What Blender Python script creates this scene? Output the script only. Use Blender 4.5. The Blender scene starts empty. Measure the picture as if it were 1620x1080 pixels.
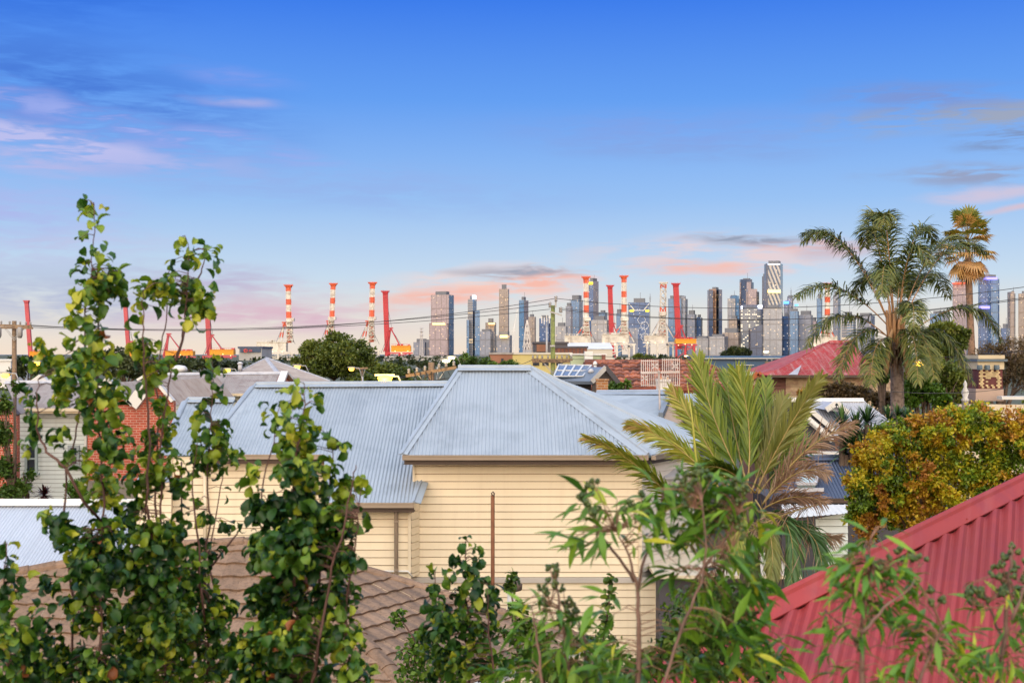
import bpy, math, random
from mathutils import Vector, noise
random.seed(11)
R = random.random
def U(a, b): return a + (b - a) * random.random()
F = 2000.0; Y0 = 560.0; CX = 810.0; H = 7.0          # focal length in photo pixels, horizon row, eye height
scene = bpy.context.scene
COL = scene.collection
Z = Vector((0, 0, 1))
def P(px, py, D): return Vector(((px - CX) / F * D, D, H - (py - Y0) / F * D))
def G(px, D, z=0.0): return Vector(((px - CX) / F * D, D, z))
def ray(px, py): return Vector(((px - CX) / F, 1.0, -(py - Y0) / F))
def hit(px, py, pt, n):
    o = Vector((0, 0, H)); d = ray(px, py)
    return o + d * ((pt - o).dot(n) / d.dot(n))
def roofpl(px, py, D, k, yaw=0.0):
    """plane through pixel at depth D, falling k per metre toward the viewer, turned by yaw degrees"""
    a = math.radians(yaw); f = Vector((math.sin(a), -math.cos(a), 0))
    return P(px, py, D), (f * k + Z).normalized()
def on(pl, pts): return [hit(x, y, pl[0], pl[1]) for x, y in pts]

# ------------------------------------------------------------------ mesh collector
ORG = {}; LAP_SHADE = {}
class MB:
    def __init__(s): s.v = []; s.f = []; s.uv = []; s.t = []; s.m = []; s.mi = 0
    def add(s, vs, fs, uvs=None, tint=0.5):
        b = len(s.v); s.v.extend(tuple(v) for v in vs); s.t.extend([tint] * len(vs))
        for i, f in enumerate(fs):
            s.f.append(tuple(b + k for k in f)); s.m.append(s.mi)
            s.uv.append(uvs[i] if uvs else None)
    def build(s, name, mat, parent=None, smooth=False):
        if parent is not None: o0 = ORG[parent]
        else:
            xs = [v[0] for v in s.v]; ys = [v[1] for v in s.v]; zs = [v[2] for v in s.v]
            o0 = Vector(((min(xs) + max(xs)) / 2, (min(ys) + max(ys)) / 2, min(zs)))
        me = bpy.data.meshes.new(name)
        me.from_pydata([(v[0] - o0.x, v[1] - o0.y, v[2] - o0.z) for v in s.v], [], s.f)
        mats = mat if isinstance(mat, (list, tuple)) else [mat]
        for m in mats: me.materials.append(m)
        if not isinstance(mat, (list, tuple)) and s.m and max(s.m) > 0: me.materials.append(LAP_SHADE.get(mat.name, mat))
        ul = me.uv_layers.new(name='UVMap')
        buf = []
        for f, u in zip(s.f, s.uv):
            if u: 
                for a in u: buf.extend(a)
            else:
                for k in f: buf.extend((s.v[k][0], s.v[k][2]))
        ul.data.foreach_set('uv', buf)
        at = me.attributes.new('tint', 'FLOAT', 'POINT'); at.data.foreach_set('value', s.t)
        me.polygons.foreach_set('material_index', s.m)
        me.polygons.foreach_set('use_smooth', [smooth] * len(s.f))
        me.update()
        o = bpy.data.objects.new(name, me); COL.objects.link(o)
        ORG[o] = o0
        if parent is not None: o.parent = parent
        else: o.location = o0
        return o
def tag(o, label=None, cat=None, group=None, kind=None):
    if label: o['label'] = label
    if cat: o['category'] = cat
    if group: o['group'] = group
    if kind: o['kind'] = kind
    return o
def thing(name, label, cat, loc, group=None):
    o = bpy.data.objects.new(name, None); COL.objects.link(o); o.location = loc
    o.empty_display_size = 0.3; ORG[o] = Vector(loc)
    return tag(o, label, cat, group)

# ------------------------------------------------------------------ shapes
def basis(pts, toward=None):
    n = Vector((0, 0, 0))
    for i in range(len(pts)):
        a, b = pts[i], pts[(i + 1) % len(pts)]
        n += Vector(((a.y - b.y) * (a.z + b.z), (a.z - b.z) * (a.x + b.x), (a.x - b.x) * (a.y + b.y)))
    n.normalize()
    if toward is not None:
        if n.dot(toward) < 0: n = -n
    elif n.z < 0: n = -n
    u = Z.cross(n)
    u = u.normalized() if u.length > 1e-4 else Vector((1, 0, 0))
    v = u.cross(n)
    return pts[0], n, u, v
def scan(poly, c, ax):
    r = []
    for i in range(len(poly)):
        a, b = poly[i], poly[(i + 1) % len(poly)]
        if (a[ax] - c) * (b[ax] - c) <= 0 and abs(a[ax] - b[ax]) > 1e-9:
            t = (c - a[ax]) / (b[ax] - a[ax]); r.append(a[1 - ax] + t * (b[1 - ax] - a[1 - ax]))
    return (min(r), max(r)) if len(r) > 1 and max(r) - min(r) > 1e-4 else None
def sheet(mb, pts, pitch=.076, amp=.009, steps=6, prof=None, lift=0.0):
    """a corrugated metal sheet filling the planar polygon pts, ribs running down the slope"""
    o, n, u, v = basis(pts)
    poly = [((p - o).dot(u), (p - o).dot(v)) for p in pts]
    u0 = min(p[0] for p in poly) + 1e-4; u1 = max(p[0] for p in poly) - 1e-4
    k = max(2, int((u1 - u0) / (pitch / steps))); prev = None
    for i in range(k + 1):
        uu = u0 + (u1 - u0) * i / k; r = scan(poly, uu, 0)
        if r is None: prev = None; continue
        ph = (uu / pitch) % 1.0
        h = lift + (amp * math.sin(ph * math.tau) if prof is None else amp * prof(ph))
        nx = max(1, int((r[1] - r[0]) / 3.0)) * 0 + 1
        a = o + u * uu + v * r[0] + n * h; b = o + u * uu + v * r[1] + n * h
        cur = (a, b, uu, r)
        if prev:
            mb.add([prev[0], prev[1], b, a], [(0, 1, 2, 3)],
                   [[(prev[2], prev[3][0]), (prev[2], prev[3][1]), (uu, r[1]), (uu, r[0])]], (math.sin(int(uu / .762 + 500) * 12.9898) * 43758.5) % 1.0)
        prev = cur
def trap(ph):  # square rib profile
    return 1.0 if .42 < ph < .58 else (max(0, (ph - .34) / .08) if ph <= .42 else max(0, (.66 - ph) / .08))
def tiles(mb, pts, course=.33, pitch=.3, amp=.02, lip=.03, du=.05):
    o, n, u, v = basis(pts)
    poly = [((p - o).dot(u), (p - o).dot(v)) for p in pts]
    u0 = min(p[0] for p in poly) + 1e-4; u1 = max(p[0] for p in poly) - 1e-4
    k = max(2, int((u1 - u0) / du)); cols = []
    vmax = max(p[1] for p in poly); vmin = min(p[1] for p in poly)
    nc = int((vmax - vmin) / course) + 1
    for i in range(k + 1):
        uu = u0 + (u1 - u0) * i / k; cols.append((uu, scan(poly, uu, 0)))
    for c in range(nc):
        a0 = vmin + c * course; a1 = a0 + course; off = (c % 2) * .0
        jit = {}
        for i in range(k):
            (ua, ra), (ub, rb) = cols[i], cols[i + 1]
            if not ra or not rb: continue
            qa0, qa1 = max(a0, ra[0]), min(a1, ra[1]); qb0, qb1 = max(a0, rb[0]), min(a1, rb[1])
            if qa1 <= qa0 and qb1 <= qb0: continue
            qa1 = max(qa0, qa1); qb1 = max(qb0, qb1)
            ti = int((ua + off) / pitch); 
            if ti not in jit: jit[ti] = (R(), U(-.004, .004))
            def pt(uu, vv):
                h = lip * (vv - a0) / course + amp * abs(math.sin((uu + off) / pitch * math.pi)) + jit[ti][1]
                return o + u * uu + v * vv + n * h
            A, B, C, Dd = pt(ua, qa0), pt(ua, qa1), pt(ub, qb1), pt(ub, qb0)
            mb.add([A, B, C, Dd], [(0, 1, 2, 3)], [[(ua, qa0), (ua, qa1), (ub, qb1), (ub, qb0)]], jit[ti][0])
            mb.add([B, B - n * lip * 1.1, C - n * lip * 1.1, C], [(0, 1, 2, 3)], None, jit[ti][0])
def boards(mb, pts, h=.16, lap=.02, gap=.016):
    o, n, u, v = basis(pts, Vector((0, -1, 0)))
    poly = [((p - o).dot(u), (p - o).dot(v)) for p in pts]
    v0 = min(p[1] for p in poly); v1 = max(p[1] for p in poly); c = v0
    while c < v1 - 1e-3:
        e = min(c + h, v1); ra = scan(poly, c + 1e-4, 1); rb = scan(poly, e - 1e-4, 1)
        if ra and rb:
            t = R(); q = [o + u * ra[0] + v * c + n * .002, o + u * ra[1] + v * c + n * .002,
                 o + u * rb[1] + v * e + n * lap, o + u * rb[0] + v * e + n * lap]
            g_ = gap if e - c > h * .6 else 0
            q[2] = q[2] - v * g_; q[3] = q[3] - v * g_
            wid = ra[1] - ra[0]; cuts = [0.0]
            while wid > 5 and cuts[-1] * wid + 5.5 < wid: cuts.append(cuts[-1] + U(2.2, 5.0) / wid)
            cuts.append(1.0)
            for i_ in range(len(cuts) - 1):
                s0, s1 = cuts[i_] + (.003 / wid if i_ else 0), cuts[i_ + 1] - (.003 / wid if i_ < len(cuts) - 2 else 0)
                k_ = [q[0].lerp(q[1], s0), q[0].lerp(q[1], s1), q[3].lerp(q[2], s1), q[3].lerp(q[2], s0)]
                sag = U(-.002, .002); k_[2] = k_[2] + n * sag
                mb.add(k_, [(0, 3, 2, 1)], [[(ra[0] + wid * s0, c), (ra[0] + wid * s0, e), (ra[0] + wid * s1, e), (ra[0] + wid * s1, c)]], R())
            r_ = [q[3] - n * (lap + .016), q[2] - n * (lap + .016)]
            mb.add([q[3], q[2], r_[1], r_[0]], [(0, 3, 2, 1)], None, t)
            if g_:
                w_ = [r_[0] + v * g_, r_[1] + v * g_]; mb.mi = 1  # notch back takes a second, darker colour: lap shadow painted in
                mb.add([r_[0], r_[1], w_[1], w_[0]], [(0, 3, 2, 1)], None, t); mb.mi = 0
                mb.add([w_[0], w_[1], w_[1] + n * .018, w_[0] + n * .018], [(0, 3, 2, 1)], None, t)
        c = e
def flat(mb, pts, toward=None, tint=.5):
    o, n, u, v = basis(pts, toward)
    mb.add(pts, [tuple(range(len(pts)))], [[((p - o).dot(u), (p - o).dot(v)) for p in pts]], tint)
def slab(mb, pts, t, toward=None):
    """planar polygon given thickness t behind it"""
    o, n, u, v = basis(pts, toward); k = len(pts); b = [p - n * t for p in pts]
    flat(mb, pts, toward); flat(mb, b[::-1], -n if toward is not None else None)
    for i in range(k):
        j = (i + 1) % k; L = (pts[j] - pts[i]).length
        mb.add([pts[i], pts[j], b[j], b[i]], [(0, 1, 2, 3)], [[(0, 0), (L, 0), (L, t), (0, t)]])
def bar(mb, a, b, w, h=None, up=Z, tint=.5):
    h = w if h is None else h; d = (b - a); L = d.length
    if L < 1e-6: return
    d.normalize(); s = d.cross(up)
    if s.length < 1e-3: s = d.cross(Vector((1, 0, 0)))
    s.normalize(); q = s.cross(d).normalized(); s = s * w / 2; q = q * h / 2
    vs = [a - s - q, a + s - q, a + s + q, a - s + q, b - s - q, b + s - q, b + s + q, b - s + q]
    fs = [(0, 3, 2, 1), (4, 5, 6, 7), (0, 1, 5, 4), (1, 2, 6, 5), (2, 3, 7, 6), (3, 0, 4, 7)]
    uvs = [[(0, 0), (0, h), (w, h), (w, 0)], [(0, 0), (w, 0), (w, h), (0, h)]] + [[(0, 0), (w, 0), (w, L), (0, L)], [(0, 0), (h, 0), (h, L), (0, L)]] * 2
    mb.add(vs, fs, uvs, tint)
def box(mb, x0, x1, y0, y1, z0, z1): bar(mb, Vector(((x0 + x1) / 2, (y0 + y1) / 2, z0)), Vector(((x0 + x1) / 2, (y0 + y1) / 2, z1)), x1 - x0, y1 - y0, up=Vector((0, 1, 0)))
def tube(mb, pts, rad, sides=6, tint=.5, cap=True):
    rad = rad if isinstance(rad, (list, tuple)) else [rad] * len(pts)
    rings = []; ref = Vector((.31, .87, .37))
    vs = []
    for i, p in enumerate(pts):
        d = (pts[min(i + 1, len(pts) - 1)] - pts[max(i - 1, 0)])
        if d.length < 1e-9: d = Z.copy()
        d.normalize(); s = d.cross(ref)
        if s.length < .1: s = d.cross(Vector((1, 0, 0)))
        s.normalize(); q = s.cross(d)
        for k in range(sides):
            a = math.tau * k / sides; vs.append(p + (s * math.cos(a) + q * math.sin(a)) * rad[i])
    fs = []
    for i in range(len(pts) - 1):
        for k in range(sides):
            k2 = (k + 1) % sides; fs.append((i * sides + k, i * sides + k2, (i + 1) * sides + k2, (i + 1) * sides + k))
    if cap:
        fs.append(tuple(range(sides))[::-1]); fs.append(tuple((len(pts) - 1) * sides + k for k in range(sides)))
    mb.add(vs, fs, None, tint)
def lathe(mb, c, prof, sides=12, tint=.5):
    vs = []; fs = []
    for r, z in prof:
        for k in range(sides):
            a = math.tau * k / sides; vs.append(c + Vector((r * math.cos(a), r * math.sin(a), z)))
    for i in range(len(prof) - 1):
        for k in range(sides):
            k2 = (k + 1) % sides; fs.append((i * sides + k, i * sides + k2, (i + 1) * sides + k2, (i + 1) * sides + k))
    fs.append(tuple(range(sides))[::-1]); fs.append(tuple((len(prof) - 1) * sides + k for k in range(sides)))
    mb.add(vs, fs, None, tint)
def ridge(mb, a, b, w=.16, r=.035, drop=.05, lift=.02):
    """rolled ridge capping between a and b"""
    d = (b - a).normalized(); s = d.cross(Z).normalized(); q = s.cross(d).normalized()
    sec = [(-w, -drop), (-r, 0), (-r * .7, r), (0, r * 1.5), (r * .7, r), (r, 0), (w, -drop), (w, -drop - .012), (0, -.02), (-w, -drop - .012)]
    vs = [p + s * x + q * (y + lift) for p in (a, b) for x, y in sec]; k = len(sec)
    fs = [(i, (i + 1) % k, k + (i + 1) % k, k + i) for i in range(k)] + [tuple(range(k))[::-1], tuple(range(k, 2 * k))]
    mb.add(vs, fs)
def prism(mb, base, z0, z1, top=True, scale=1.0):
    k = len(base); c = sum(base, Vector((0, 0, 0))) / k
    lo = [Vector((p.x, p.y, z0)) for p in base]; hi = [Vector((c.x + (p.x - c.x) * scale, c.y + (p.y - c.y) * scale, z1)) for p in base]
    for i in range(k):
        j = (i + 1) % k; L = (lo[j] - lo[i]).length
        mb.add([lo[i], lo[j], hi[j], hi[i]], [(0, 1, 2, 3)], [[(0, z0), (L, z0), (L, z1), (0, z1)]])
    if top: mb.add(hi, [tuple(range(k))], [[(0.3, 0.3)] * k])

# ------------------------------------------------------------------ materials
def nodes(name):
    m = bpy.data.materials.new(name); m.use_nodes = True; nt = m.node_tree
    return m, nt, nt.nodes['Principled BSDF']
def N(nt, typ, **kw):
    n = nt.nodes.new(typ)
    for k, v in kw.items():
        if k.startswith('i_'): n.inputs[int(k[2:]) if k[2:].isdigit() else k[2:]].default_value = v
        else: setattr(n, k, v)
    return n
def L(nt, a, b): nt.links.new(a, b)
def ramp(nt, stops, interp='LINEAR'):
    r = nt.nodes.new('ShaderNodeValToRGB'); cr = r.color_ramp; cr.interpolation = interp
    while len(cr.elements) < len(stops): cr.elements.new(.5)
    for e, (p, c) in zip(cr.elements, stops): e.position = p; e.color = (*c, 1)
    return r
def mth(nt, op, a, b=None, c=None):
    n = nt.nodes.new('ShaderNodeMath'); n.operation = op
    for i, x in enumerate((a, b, c)):
        if x is None: continue
        if isinstance(x, (int, float)): n.inputs[i].default_value = x
        else: L(nt, x, n.inputs[i])
    return n.outputs[0]
def mixc(nt, f, a, b, mode='MIX'):
    n = nt.nodes.new('ShaderNodeMix'); n.data_type = 'RGBA'; n.blend_type = mode
    for s, x in ((n.inputs[0], f), (n.inputs[6], a), (n.inputs[7], b)):
        if isinstance(x, (int, float)): s.default_value = x
        elif isinstance(x, tuple): s.default_value = (*x, 1) if len(x) == 3 else x
        else: L(nt, x, s)
    return n.outputs[2]
def surf(name, c, rough=.6, var=.12, sc=1.5, c2=None, sc2=9.0, tintvar=0.0, metal=0.0, bump=0.0, streak=0.0, streakc=None, spec=.5):
    """paint, metal or timber: base colour broken up by noise, per-piece tint and run-off streaks down the UV v axis"""
    m, nt, b = nodes(name)
    tc = N(nt, 'ShaderNodeTexCoord'); n1 = N(nt, 'ShaderNodeTexNoise'); n1.inputs['Scale'].default_value = sc; n1.inputs['Detail'].default_value = 6
    L(nt, tc.outputs['Object'], n1.inputs['Vector'])
    lo = tuple(x * (1 - var) for x in c); hi = tuple(min(1, x * (1 + var)) for x in c)
    r = ramp(nt, [(.3, lo), (.7, hi)]); L(nt, n1.outputs['Fac'], r.inputs[0]); col = r.outputs[0]
    if c2:
        n2 = N(nt, 'ShaderNodeTexNoise'); n2.inputs['Scale'].default_value = sc2; n2.inputs['Detail'].default_value = 8; n2.inputs['Roughness'].default_value = .65
        L(nt, tc.outputs['Object'], n2.inputs['Vector'])
        r2 = ramp(nt, [(.46, (0, 0, 0)), (.62, (1, 1, 1))]); L(nt, n2.outputs['Fac'], r2.inputs[0])
        col = mixc(nt, r2.outputs[0], col, c2)
    if streak:
        mp = N(nt, 'ShaderNodeMapping'); mp.inputs['Scale'].default_value = (6, .35, 1); L(nt, tc.outputs['UV'], mp.inputs[0])
        n3 = N(nt, 'ShaderNodeTexNoise'); n3.inputs['Scale'].default_value = 1.0; n3.inputs['Detail'].default_value = 5; L(nt, mp.outputs[0], n3.inputs['Vector'])
        r3 = ramp(nt, [(.5, (0, 0, 0)), (.75, (streak,) * 3)]); L(nt, n3.outputs['Fac'], r3.inputs[0])
        col = mixc(nt, r3.outputs[0], col, streakc or tuple(x * .55 for x in c))
    if tintvar:
        a = N(nt, 'ShaderNodeAttribute'); a.attribute_name = 'tint'
        f = mth(nt, 'MULTIPLY_ADD', a.outputs['Fac'], 2 * tintvar, 1 - tintvar)
        n4 = N(nt, 'ShaderNodeVectorMath', operation='SCALE'); L(nt, col, n4.inputs[0]); L(nt, f, n4.inputs['Scale']); col = n4.outputs[0]
    L(nt, col, b.inputs['Base Color']); b.inputs['Roughness'].default_value = rough; b.inputs['Metallic'].default_value = metal
    b.inputs['Specular IOR Level'].default_value = spec
    if bump:
        bp = N(nt, 'ShaderNodeBump'); bp.inputs['Strength'].default_value = bump; bp.inputs['Distance'].default_value = .02
        n5 = N(nt, 'ShaderNodeTexNoise'); n5.inputs['Scale'].default_value = sc2 * 3; n5.inputs['Detail'].default_value = 6
        L(nt, tc.outputs['Object'], n5.inputs['Vector']); L(nt, n5.outputs['Fac'], bp.inputs['Height']); L(nt, bp.outputs[0], b.inputs['Normal'])
    return m
def leafm(name, stops, trans=.3, rough=.45):
    m, nt, b = nodes(name)
    a = N(nt, 'ShaderNodeAttribute'); a.attribute_name = 'tint'
    r = ramp(nt, stops); L(nt, a.outputs['Fac'], r.inputs[0]); L(nt, r.outputs[0], b.inputs['Base Color'])
    b.inputs['Roughness'].default_value = rough; b.inputs['Specular IOR Level'].default_value = .4
    t = N(nt, 'ShaderNodeBsdfTranslucent'); g = N(nt, 'ShaderNodeVectorMath', operation='MULTIPLY'); g.inputs[1].default_value = (1.25, 1.2, .5)
    L(nt, r.outputs[0], g.inputs[0]); L(nt, g.outputs[0], t.inputs[0])
    mx = N(nt, 'ShaderNodeMixShader'); mx.inputs[0].default_value = trans
    L(nt, b.outputs[0], mx.inputs[1]); L(nt, t.outputs[0], mx.inputs[2]); L(nt, mx.outputs[0], nt.nodes['Material Output'].inputs[0])
    return m
def brickm(name, c1, c2, mortar, w=.23, h=.086):
    m, nt, b = nodes(name); tc = N(nt, 'ShaderNodeTexCoord'); br = N(nt, 'ShaderNodeTexBrick')
    L(nt, tc.outputs['UV'], br.inputs['Vector']); br.inputs['Scale'].default_value = 1
    br.inputs['Brick Width'].default_value = w; br.inputs['Row Height'].default_value = h; br.inputs['Mortar Size'].default_value = .011
    br.inputs['Color1'].default_value = (*c1, 1); br.inputs['Color2'].default_value = (*c2, 1); br.inputs['Mortar'].default_value = (*mortar, 1)
    n1 = N(nt, 'ShaderNodeTexNoise'); n1.inputs['Scale'].default_value = 1.2; L(nt, tc.outputs['UV'], n1.inputs['Vector'])
    r = ramp(nt, [(.3, (.75, .75, .75)), (.7, (1, 1, 1))]); L(nt, n1.outputs['Fac'], r.inputs[0])
    L(nt, mixc(nt, 1.0, br.outputs['Color'], r.outputs[0], 'MULTIPLY'), b.inputs['Base Color']); b.inputs['Roughness'].default_value = .85
    return m
def emit(name, c, s):
    m, nt, b = nodes(name); b.inputs['Base Color'].default_value = (*c, 1)
    b.inputs['Emission Color'].default_value = (*c, 1); b.inputs['Emission Strength'].default_value = s
    return m
def facade(name, wall, glass, lit=.05, cw=5.0, ch=4.0, band=.3, litc=(1.0, .68, .32), rough=.25, mull=.18, power=.65, varw=.45, diag=None):
    """curtain wall: grid of panes between mullions and floor bands, each pane its own shade, some lit from inside"""
    m, nt, b = nodes(name); tc = N(nt, 'ShaderNodeTexCoord'); sp = N(nt, 'ShaderNodeSeparateXYZ'); L(nt, tc.outputs['UV'], sp.inputs[0])
    u = mth(nt, 'DIVIDE', sp.outputs[0], cw); v = mth(nt, 'DIVIDE', sp.outputs[1], ch)
    mu = mth(nt, 'GREATER_THAN', mth(nt, 'FRACT', u), mull); mv = mth(nt, 'GREATER_THAN', mth(nt, 'FRACT', v), band)
    mask = mth(nt, 'MULTIPLY', mu, mv)
    cb = N(nt, 'ShaderNodeCombineXYZ'); L(nt, mth(nt, 'FLOOR', u), cb.inputs[0]); L(nt, mth(nt, 'FLOOR', v), cb.inputs[1])
    wn = N(nt, 'ShaderNodeTexWhiteNoise', noise_dimensions='2D'); L(nt, cb.outputs[0], wn.inputs['Vector'])
    nz = N(nt, 'ShaderNodeTexNoise'); nz.inputs['Scale'].default_value = .035; nz.inputs['Detail'].default_value = 3; L(nt, tc.outputs['UV'], nz.inputs['Vector'])
    shade = mth(nt, 'ADD', mth(nt, 'MULTIPLY', wn.outputs['Value'], varw), mth(nt, 'MULTIPLY', nz.outputs['Fac'], .6))
    shade = mth(nt, 'ADD', shade, .75)
    sc = N(nt, 'ShaderNodeVectorMath', operation='SCALE'); sc.inputs[0].default_value = glass; L(nt, shade, sc.inputs['Scale'])
    mech = mth(nt, 'LESS_THAN', mth(nt, 'FRACT', mth(nt, 'DIVIDE', sp.outputs[1], ch * 13.3)), .09); strip = mth(nt, 'LESS_THAN', mth(nt, 'FRACT', mth(nt, 'DIVIDE', sp.outputs[0], cw * 4.7)), .13)
    col = mixc(nt, mask, tuple(x * .9 for x in wall), sc.outputs[0]); col = mixc(nt, mth(nt, 'MULTIPLY', mth(nt, 'MAXIMUM', mech, strip), .55), col, tuple(x * .45 for x in wall)); L(nt, col, b.inputs['Base Color'])
    thr = mth(nt, 'MULTIPLY', nz.outputs['Fac'], lit * 1.0)
    on_ = mth(nt, 'MULTIPLY', mth(nt, 'LESS_THAN', wn.outputs['Value'], thr), mask)
    if diag:
        s = mth(nt, 'FRACT', mth(nt, 'ADD', mth(nt, 'DIVIDE', sp.outputs[0], diag[0]), mth(nt, 'DIVIDE', sp.outputs[1], diag[1])))
        dm = mth(nt, 'MULTIPLY', mth(nt, 'LESS_THAN', s, .5), mu)
        on_ = mth(nt, 'MAXIMUM', on_, mth(nt, 'MULTIPLY', dm, .55))
    b.inputs['Emission Color'].default_value = (*litc, 1); L(nt, mth(nt, 'MULTIPLY', on_, power), b.inputs['Emission Strength'])
    b.inputs['Roughness'].default_value = rough
    return m
# ------------------------------------------------------------------ camera, world, sun, air
cam = bpy.data.objects.new('camera', bpy.data.cameras.new('camera')); COL.objects.link(cam); scene.camera = cam
cam.location = (0, 0, H); cam.rotation_euler = (math.pi / 2, 0, 0)
cam.data.sensor_width = 36; cam.data.lens = 36 * F / 1620; cam.data.shift_y = (Y0 - 540) / 1620
cam.data.clip_end = 60000; cam.data.clip_start = .1
cam.data.dof.use_dof = True; cam.data.dof.focus_distance = 45; cam.data.dof.aperture_fstop = 5.6
scene.view_settings.view_transform = 'Standard'; scene.view_settings.look = 'None'
scene.view_settings.gamma = 1; scene.view_settings.exposure = 0.35
SEL, SAZ = math.radians(11), math.radians(222)
sd = Vector((math.sin(SAZ) * math.cos(SEL), math.cos(SAZ) * math.cos(SEL), math.sin(SEL)))
sun = bpy.data.objects.new('sun', bpy.data.lights.new('sun', 'SUN')); COL.objects.link(sun)
sun.data.energy = 3.8; sun.data.angle = math.radians(14); sun.data.color = (1.0, .79, .57)
sun.rotation_euler = (-sd).to_track_quat('-Z', 'Y').to_euler()
w = bpy.data.worlds.new('World'); scene.world = w; w.use_nodes = True; nt = w.node_tree
bg = nt.nodes['Background']
sky = N(nt, 'ShaderNodeTexSky'); sky.sky_type = 'NISHITA'; sky.sun_disc = False; sky.sun_elevation = SEL; sky.sun_rotation = SAZ
tc = N(nt, 'ShaderNodeTexCoord'); nv = N(nt, 'ShaderNodeVectorMath', operation='NORMALIZE'); L(nt, tc.outputs['Generated'], nv.inputs[0])
sp = N(nt, 'ShaderNodeSeparateXYZ'); L(nt, nv.outputs[0], sp.inputs[0])
el = mth(nt, 'ARCSINE', sp.outputs[2]); az = mth(nt, 'ARCTAN2', sp.outputs[0], sp.outputs[1])
# clear twilight gradient over elevation (radians / 0.6)
g = ramp(nt, [(0.0, (.92, .76, .62)), (.05, (.78, .76, .72)), (.10, (.57, .71, .86)), (.20, (.31, .53, .90)),
              (.33, (.12, .34, .89)), (.47, (.03, .18, .83)), (.62, (.05, .2, .8)), (1.0, (.85, 1.0, 1.3))])
L(nt, mth(nt, 'DIVIDE', el, .6), g.inputs[0])
col = g.outputs[0]
# the west (behind the viewer) is the bright sunset side
west = N(nt, 'ShaderNodeMapRange', interpolation_type='SMOOTHSTEP'); L(nt, sp.outputs[1], west.inputs[0])
west.inputs[1].default_value = .25; west.inputs[2].default_value = -.75
wc = ramp(nt, [(0, (3.2, 2.3, 1.5)), (.25, (2.6, 2.2, 1.8)), (1.0, (1.5, 1.6, 1.7))]); L(nt, el, wc.inputs[0])
# a blotchy cloud field shared by all banks
cv = N(nt, 'ShaderNodeCombineXYZ'); L(nt, az, cv.inputs[0]); L(nt, el, cv.inputs[1])
def cn(sx, sy, det, dist=0.0, rot=0.0, rough=.55):
    mp = N(nt, 'ShaderNodeMapping'); mp.inputs['Scale'].default_value = (sx, sy, 1); mp.inputs['Rotation'].default_value = (0, 0, rot)
    L(nt, cv.outputs[0], mp.inputs[0])
    n = N(nt, 'ShaderNodeTexNoise'); n.inputs['Scale'].default_value = 1; n.inputs['Detail'].default_value = det
    n.inputs['Distortion'].default_value = dist; n.inputs['Roughness'].default_value = rough; L(nt, mp.outputs[0], n.inputs['Vector']); return n
n1 = cn(12, 60, 5, .4, .1); n2 = cn(28, 190, 6, .6, .06); nd = cn(9, 14, 3)
wob = N(nt, 'ShaderNodeVectorMath', operation='MULTIPLY_ADD'); L(nt, nd.outputs['Color'], wob.inputs[0]); wob.inputs[1].default_value = (.09, .024, 0)
sh = N(nt, 'ShaderNodeVectorMath', operation='SUBTRACT'); L(nt, cv.outputs[0], sh.inputs[0]); sh.inputs[1].default_value = (.045, .012, 0)
L(nt, sh.outputs[0], wob.inputs[2])
mixn = mth(nt, 'ADD', mth(nt, 'MULTIPLY', n1.outputs['Fac'], .6), mth(nt, 'MULTIPLY', n2.outputs['Fac'], .5))
nmap = N(nt, 'ShaderNodeMapRange', interpolation_type='SMOOTHSTEP'); L(nt, mixn, nmap.inputs[0]); nmap.inputs[1].default_value = .44; nmap.inputs[2].default_value = .64
nsoft = N(nt, 'ShaderNodeMapRange', interpolation_type='SMOOTHSTEP'); L(nt, mixn, nsoft.inputs[0]); nsoft.inputs[1].default_value = .36; nsoft.inputs[2].default_value = .66
def bank(px, py, rx, ry, c, amt, tilt=0.0, soft=True):
    global col
    s = N(nt, 'ShaderNodeVectorMath', operation='SUBTRACT'); L(nt, wob.outputs[0], s.inputs[0])
    s.inputs[1].default_value = ((px - CX) / F, (Y0 - py) / F, 0)
    m = N(nt, 'ShaderNodeMapping'); m.inputs['Rotation'].default_value = (0, 0, tilt); L(nt, s.outputs[0], m.inputs[0])
    k = N(nt, 'ShaderNodeVectorMath', operation='MULTIPLY'); L(nt, m.outputs[0], k.inputs[0]); k.inputs[1].default_value = (F / rx, F / ry, 0)
    l = N(nt, 'ShaderNodeVectorMath', operation='LENGTH'); L(nt, k.outputs[0], l.inputs[0])
    r = N(nt, 'ShaderNodeMapRange', interpolation_type='SMOOTHSTEP'); L(nt, l.outputs['Value'], r.inputs[0])
    r.inputs[1].default_value = 1.15; r.inputs[2].default_value = .1; r.inputs[3].default_value = 0; r.inputs[4].default_value = amt
    f = mth(nt, 'MULTIPLY', r.outputs[0], nsoft.outputs[0] if soft else nmap.outputs[0])
    col = mixc(nt, f, col, c)
PINK = (.93, .50, .42); LIL = (.40, .44, .80); GREY = (.33, .38, .52); DEEP = (.05, .10, .50); ROSE = (.72, .50, .60)
bank(120, 180, 420, 110, (.04, .14, .62), .7, .1); bank(60, 30, 300, 80, (.02, .13, .68), .5)
bank(110, 245, 330, 34, (.50, .52, .86), 1.3, .12, False); bank(60, 275, 240, 22, (.50, .50, .82), .9, .1); bank(40, 350, 260, 60, (.42, .47, .84), .8)
bank(230, 215, 420, 26, (.34, .42, .86), 1.0, .16, False); bank(380, 172, 110, 12, LIL, .8, .05); bank(60, 400, 300, 40, (.52, .56, .80), .8, 0, False); bank(360, 455, 240, 20, (.66, .56, .68), .9, 0, False); bank(1480, 205, 200, 14, (.26, .33, .56), 1.0, 0, False); bank(370, 130, 130, 22, (.25, .35, .85), .6, .1); bank(150, 470, 380, 60, (.42, .47, .68), .8)
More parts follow.
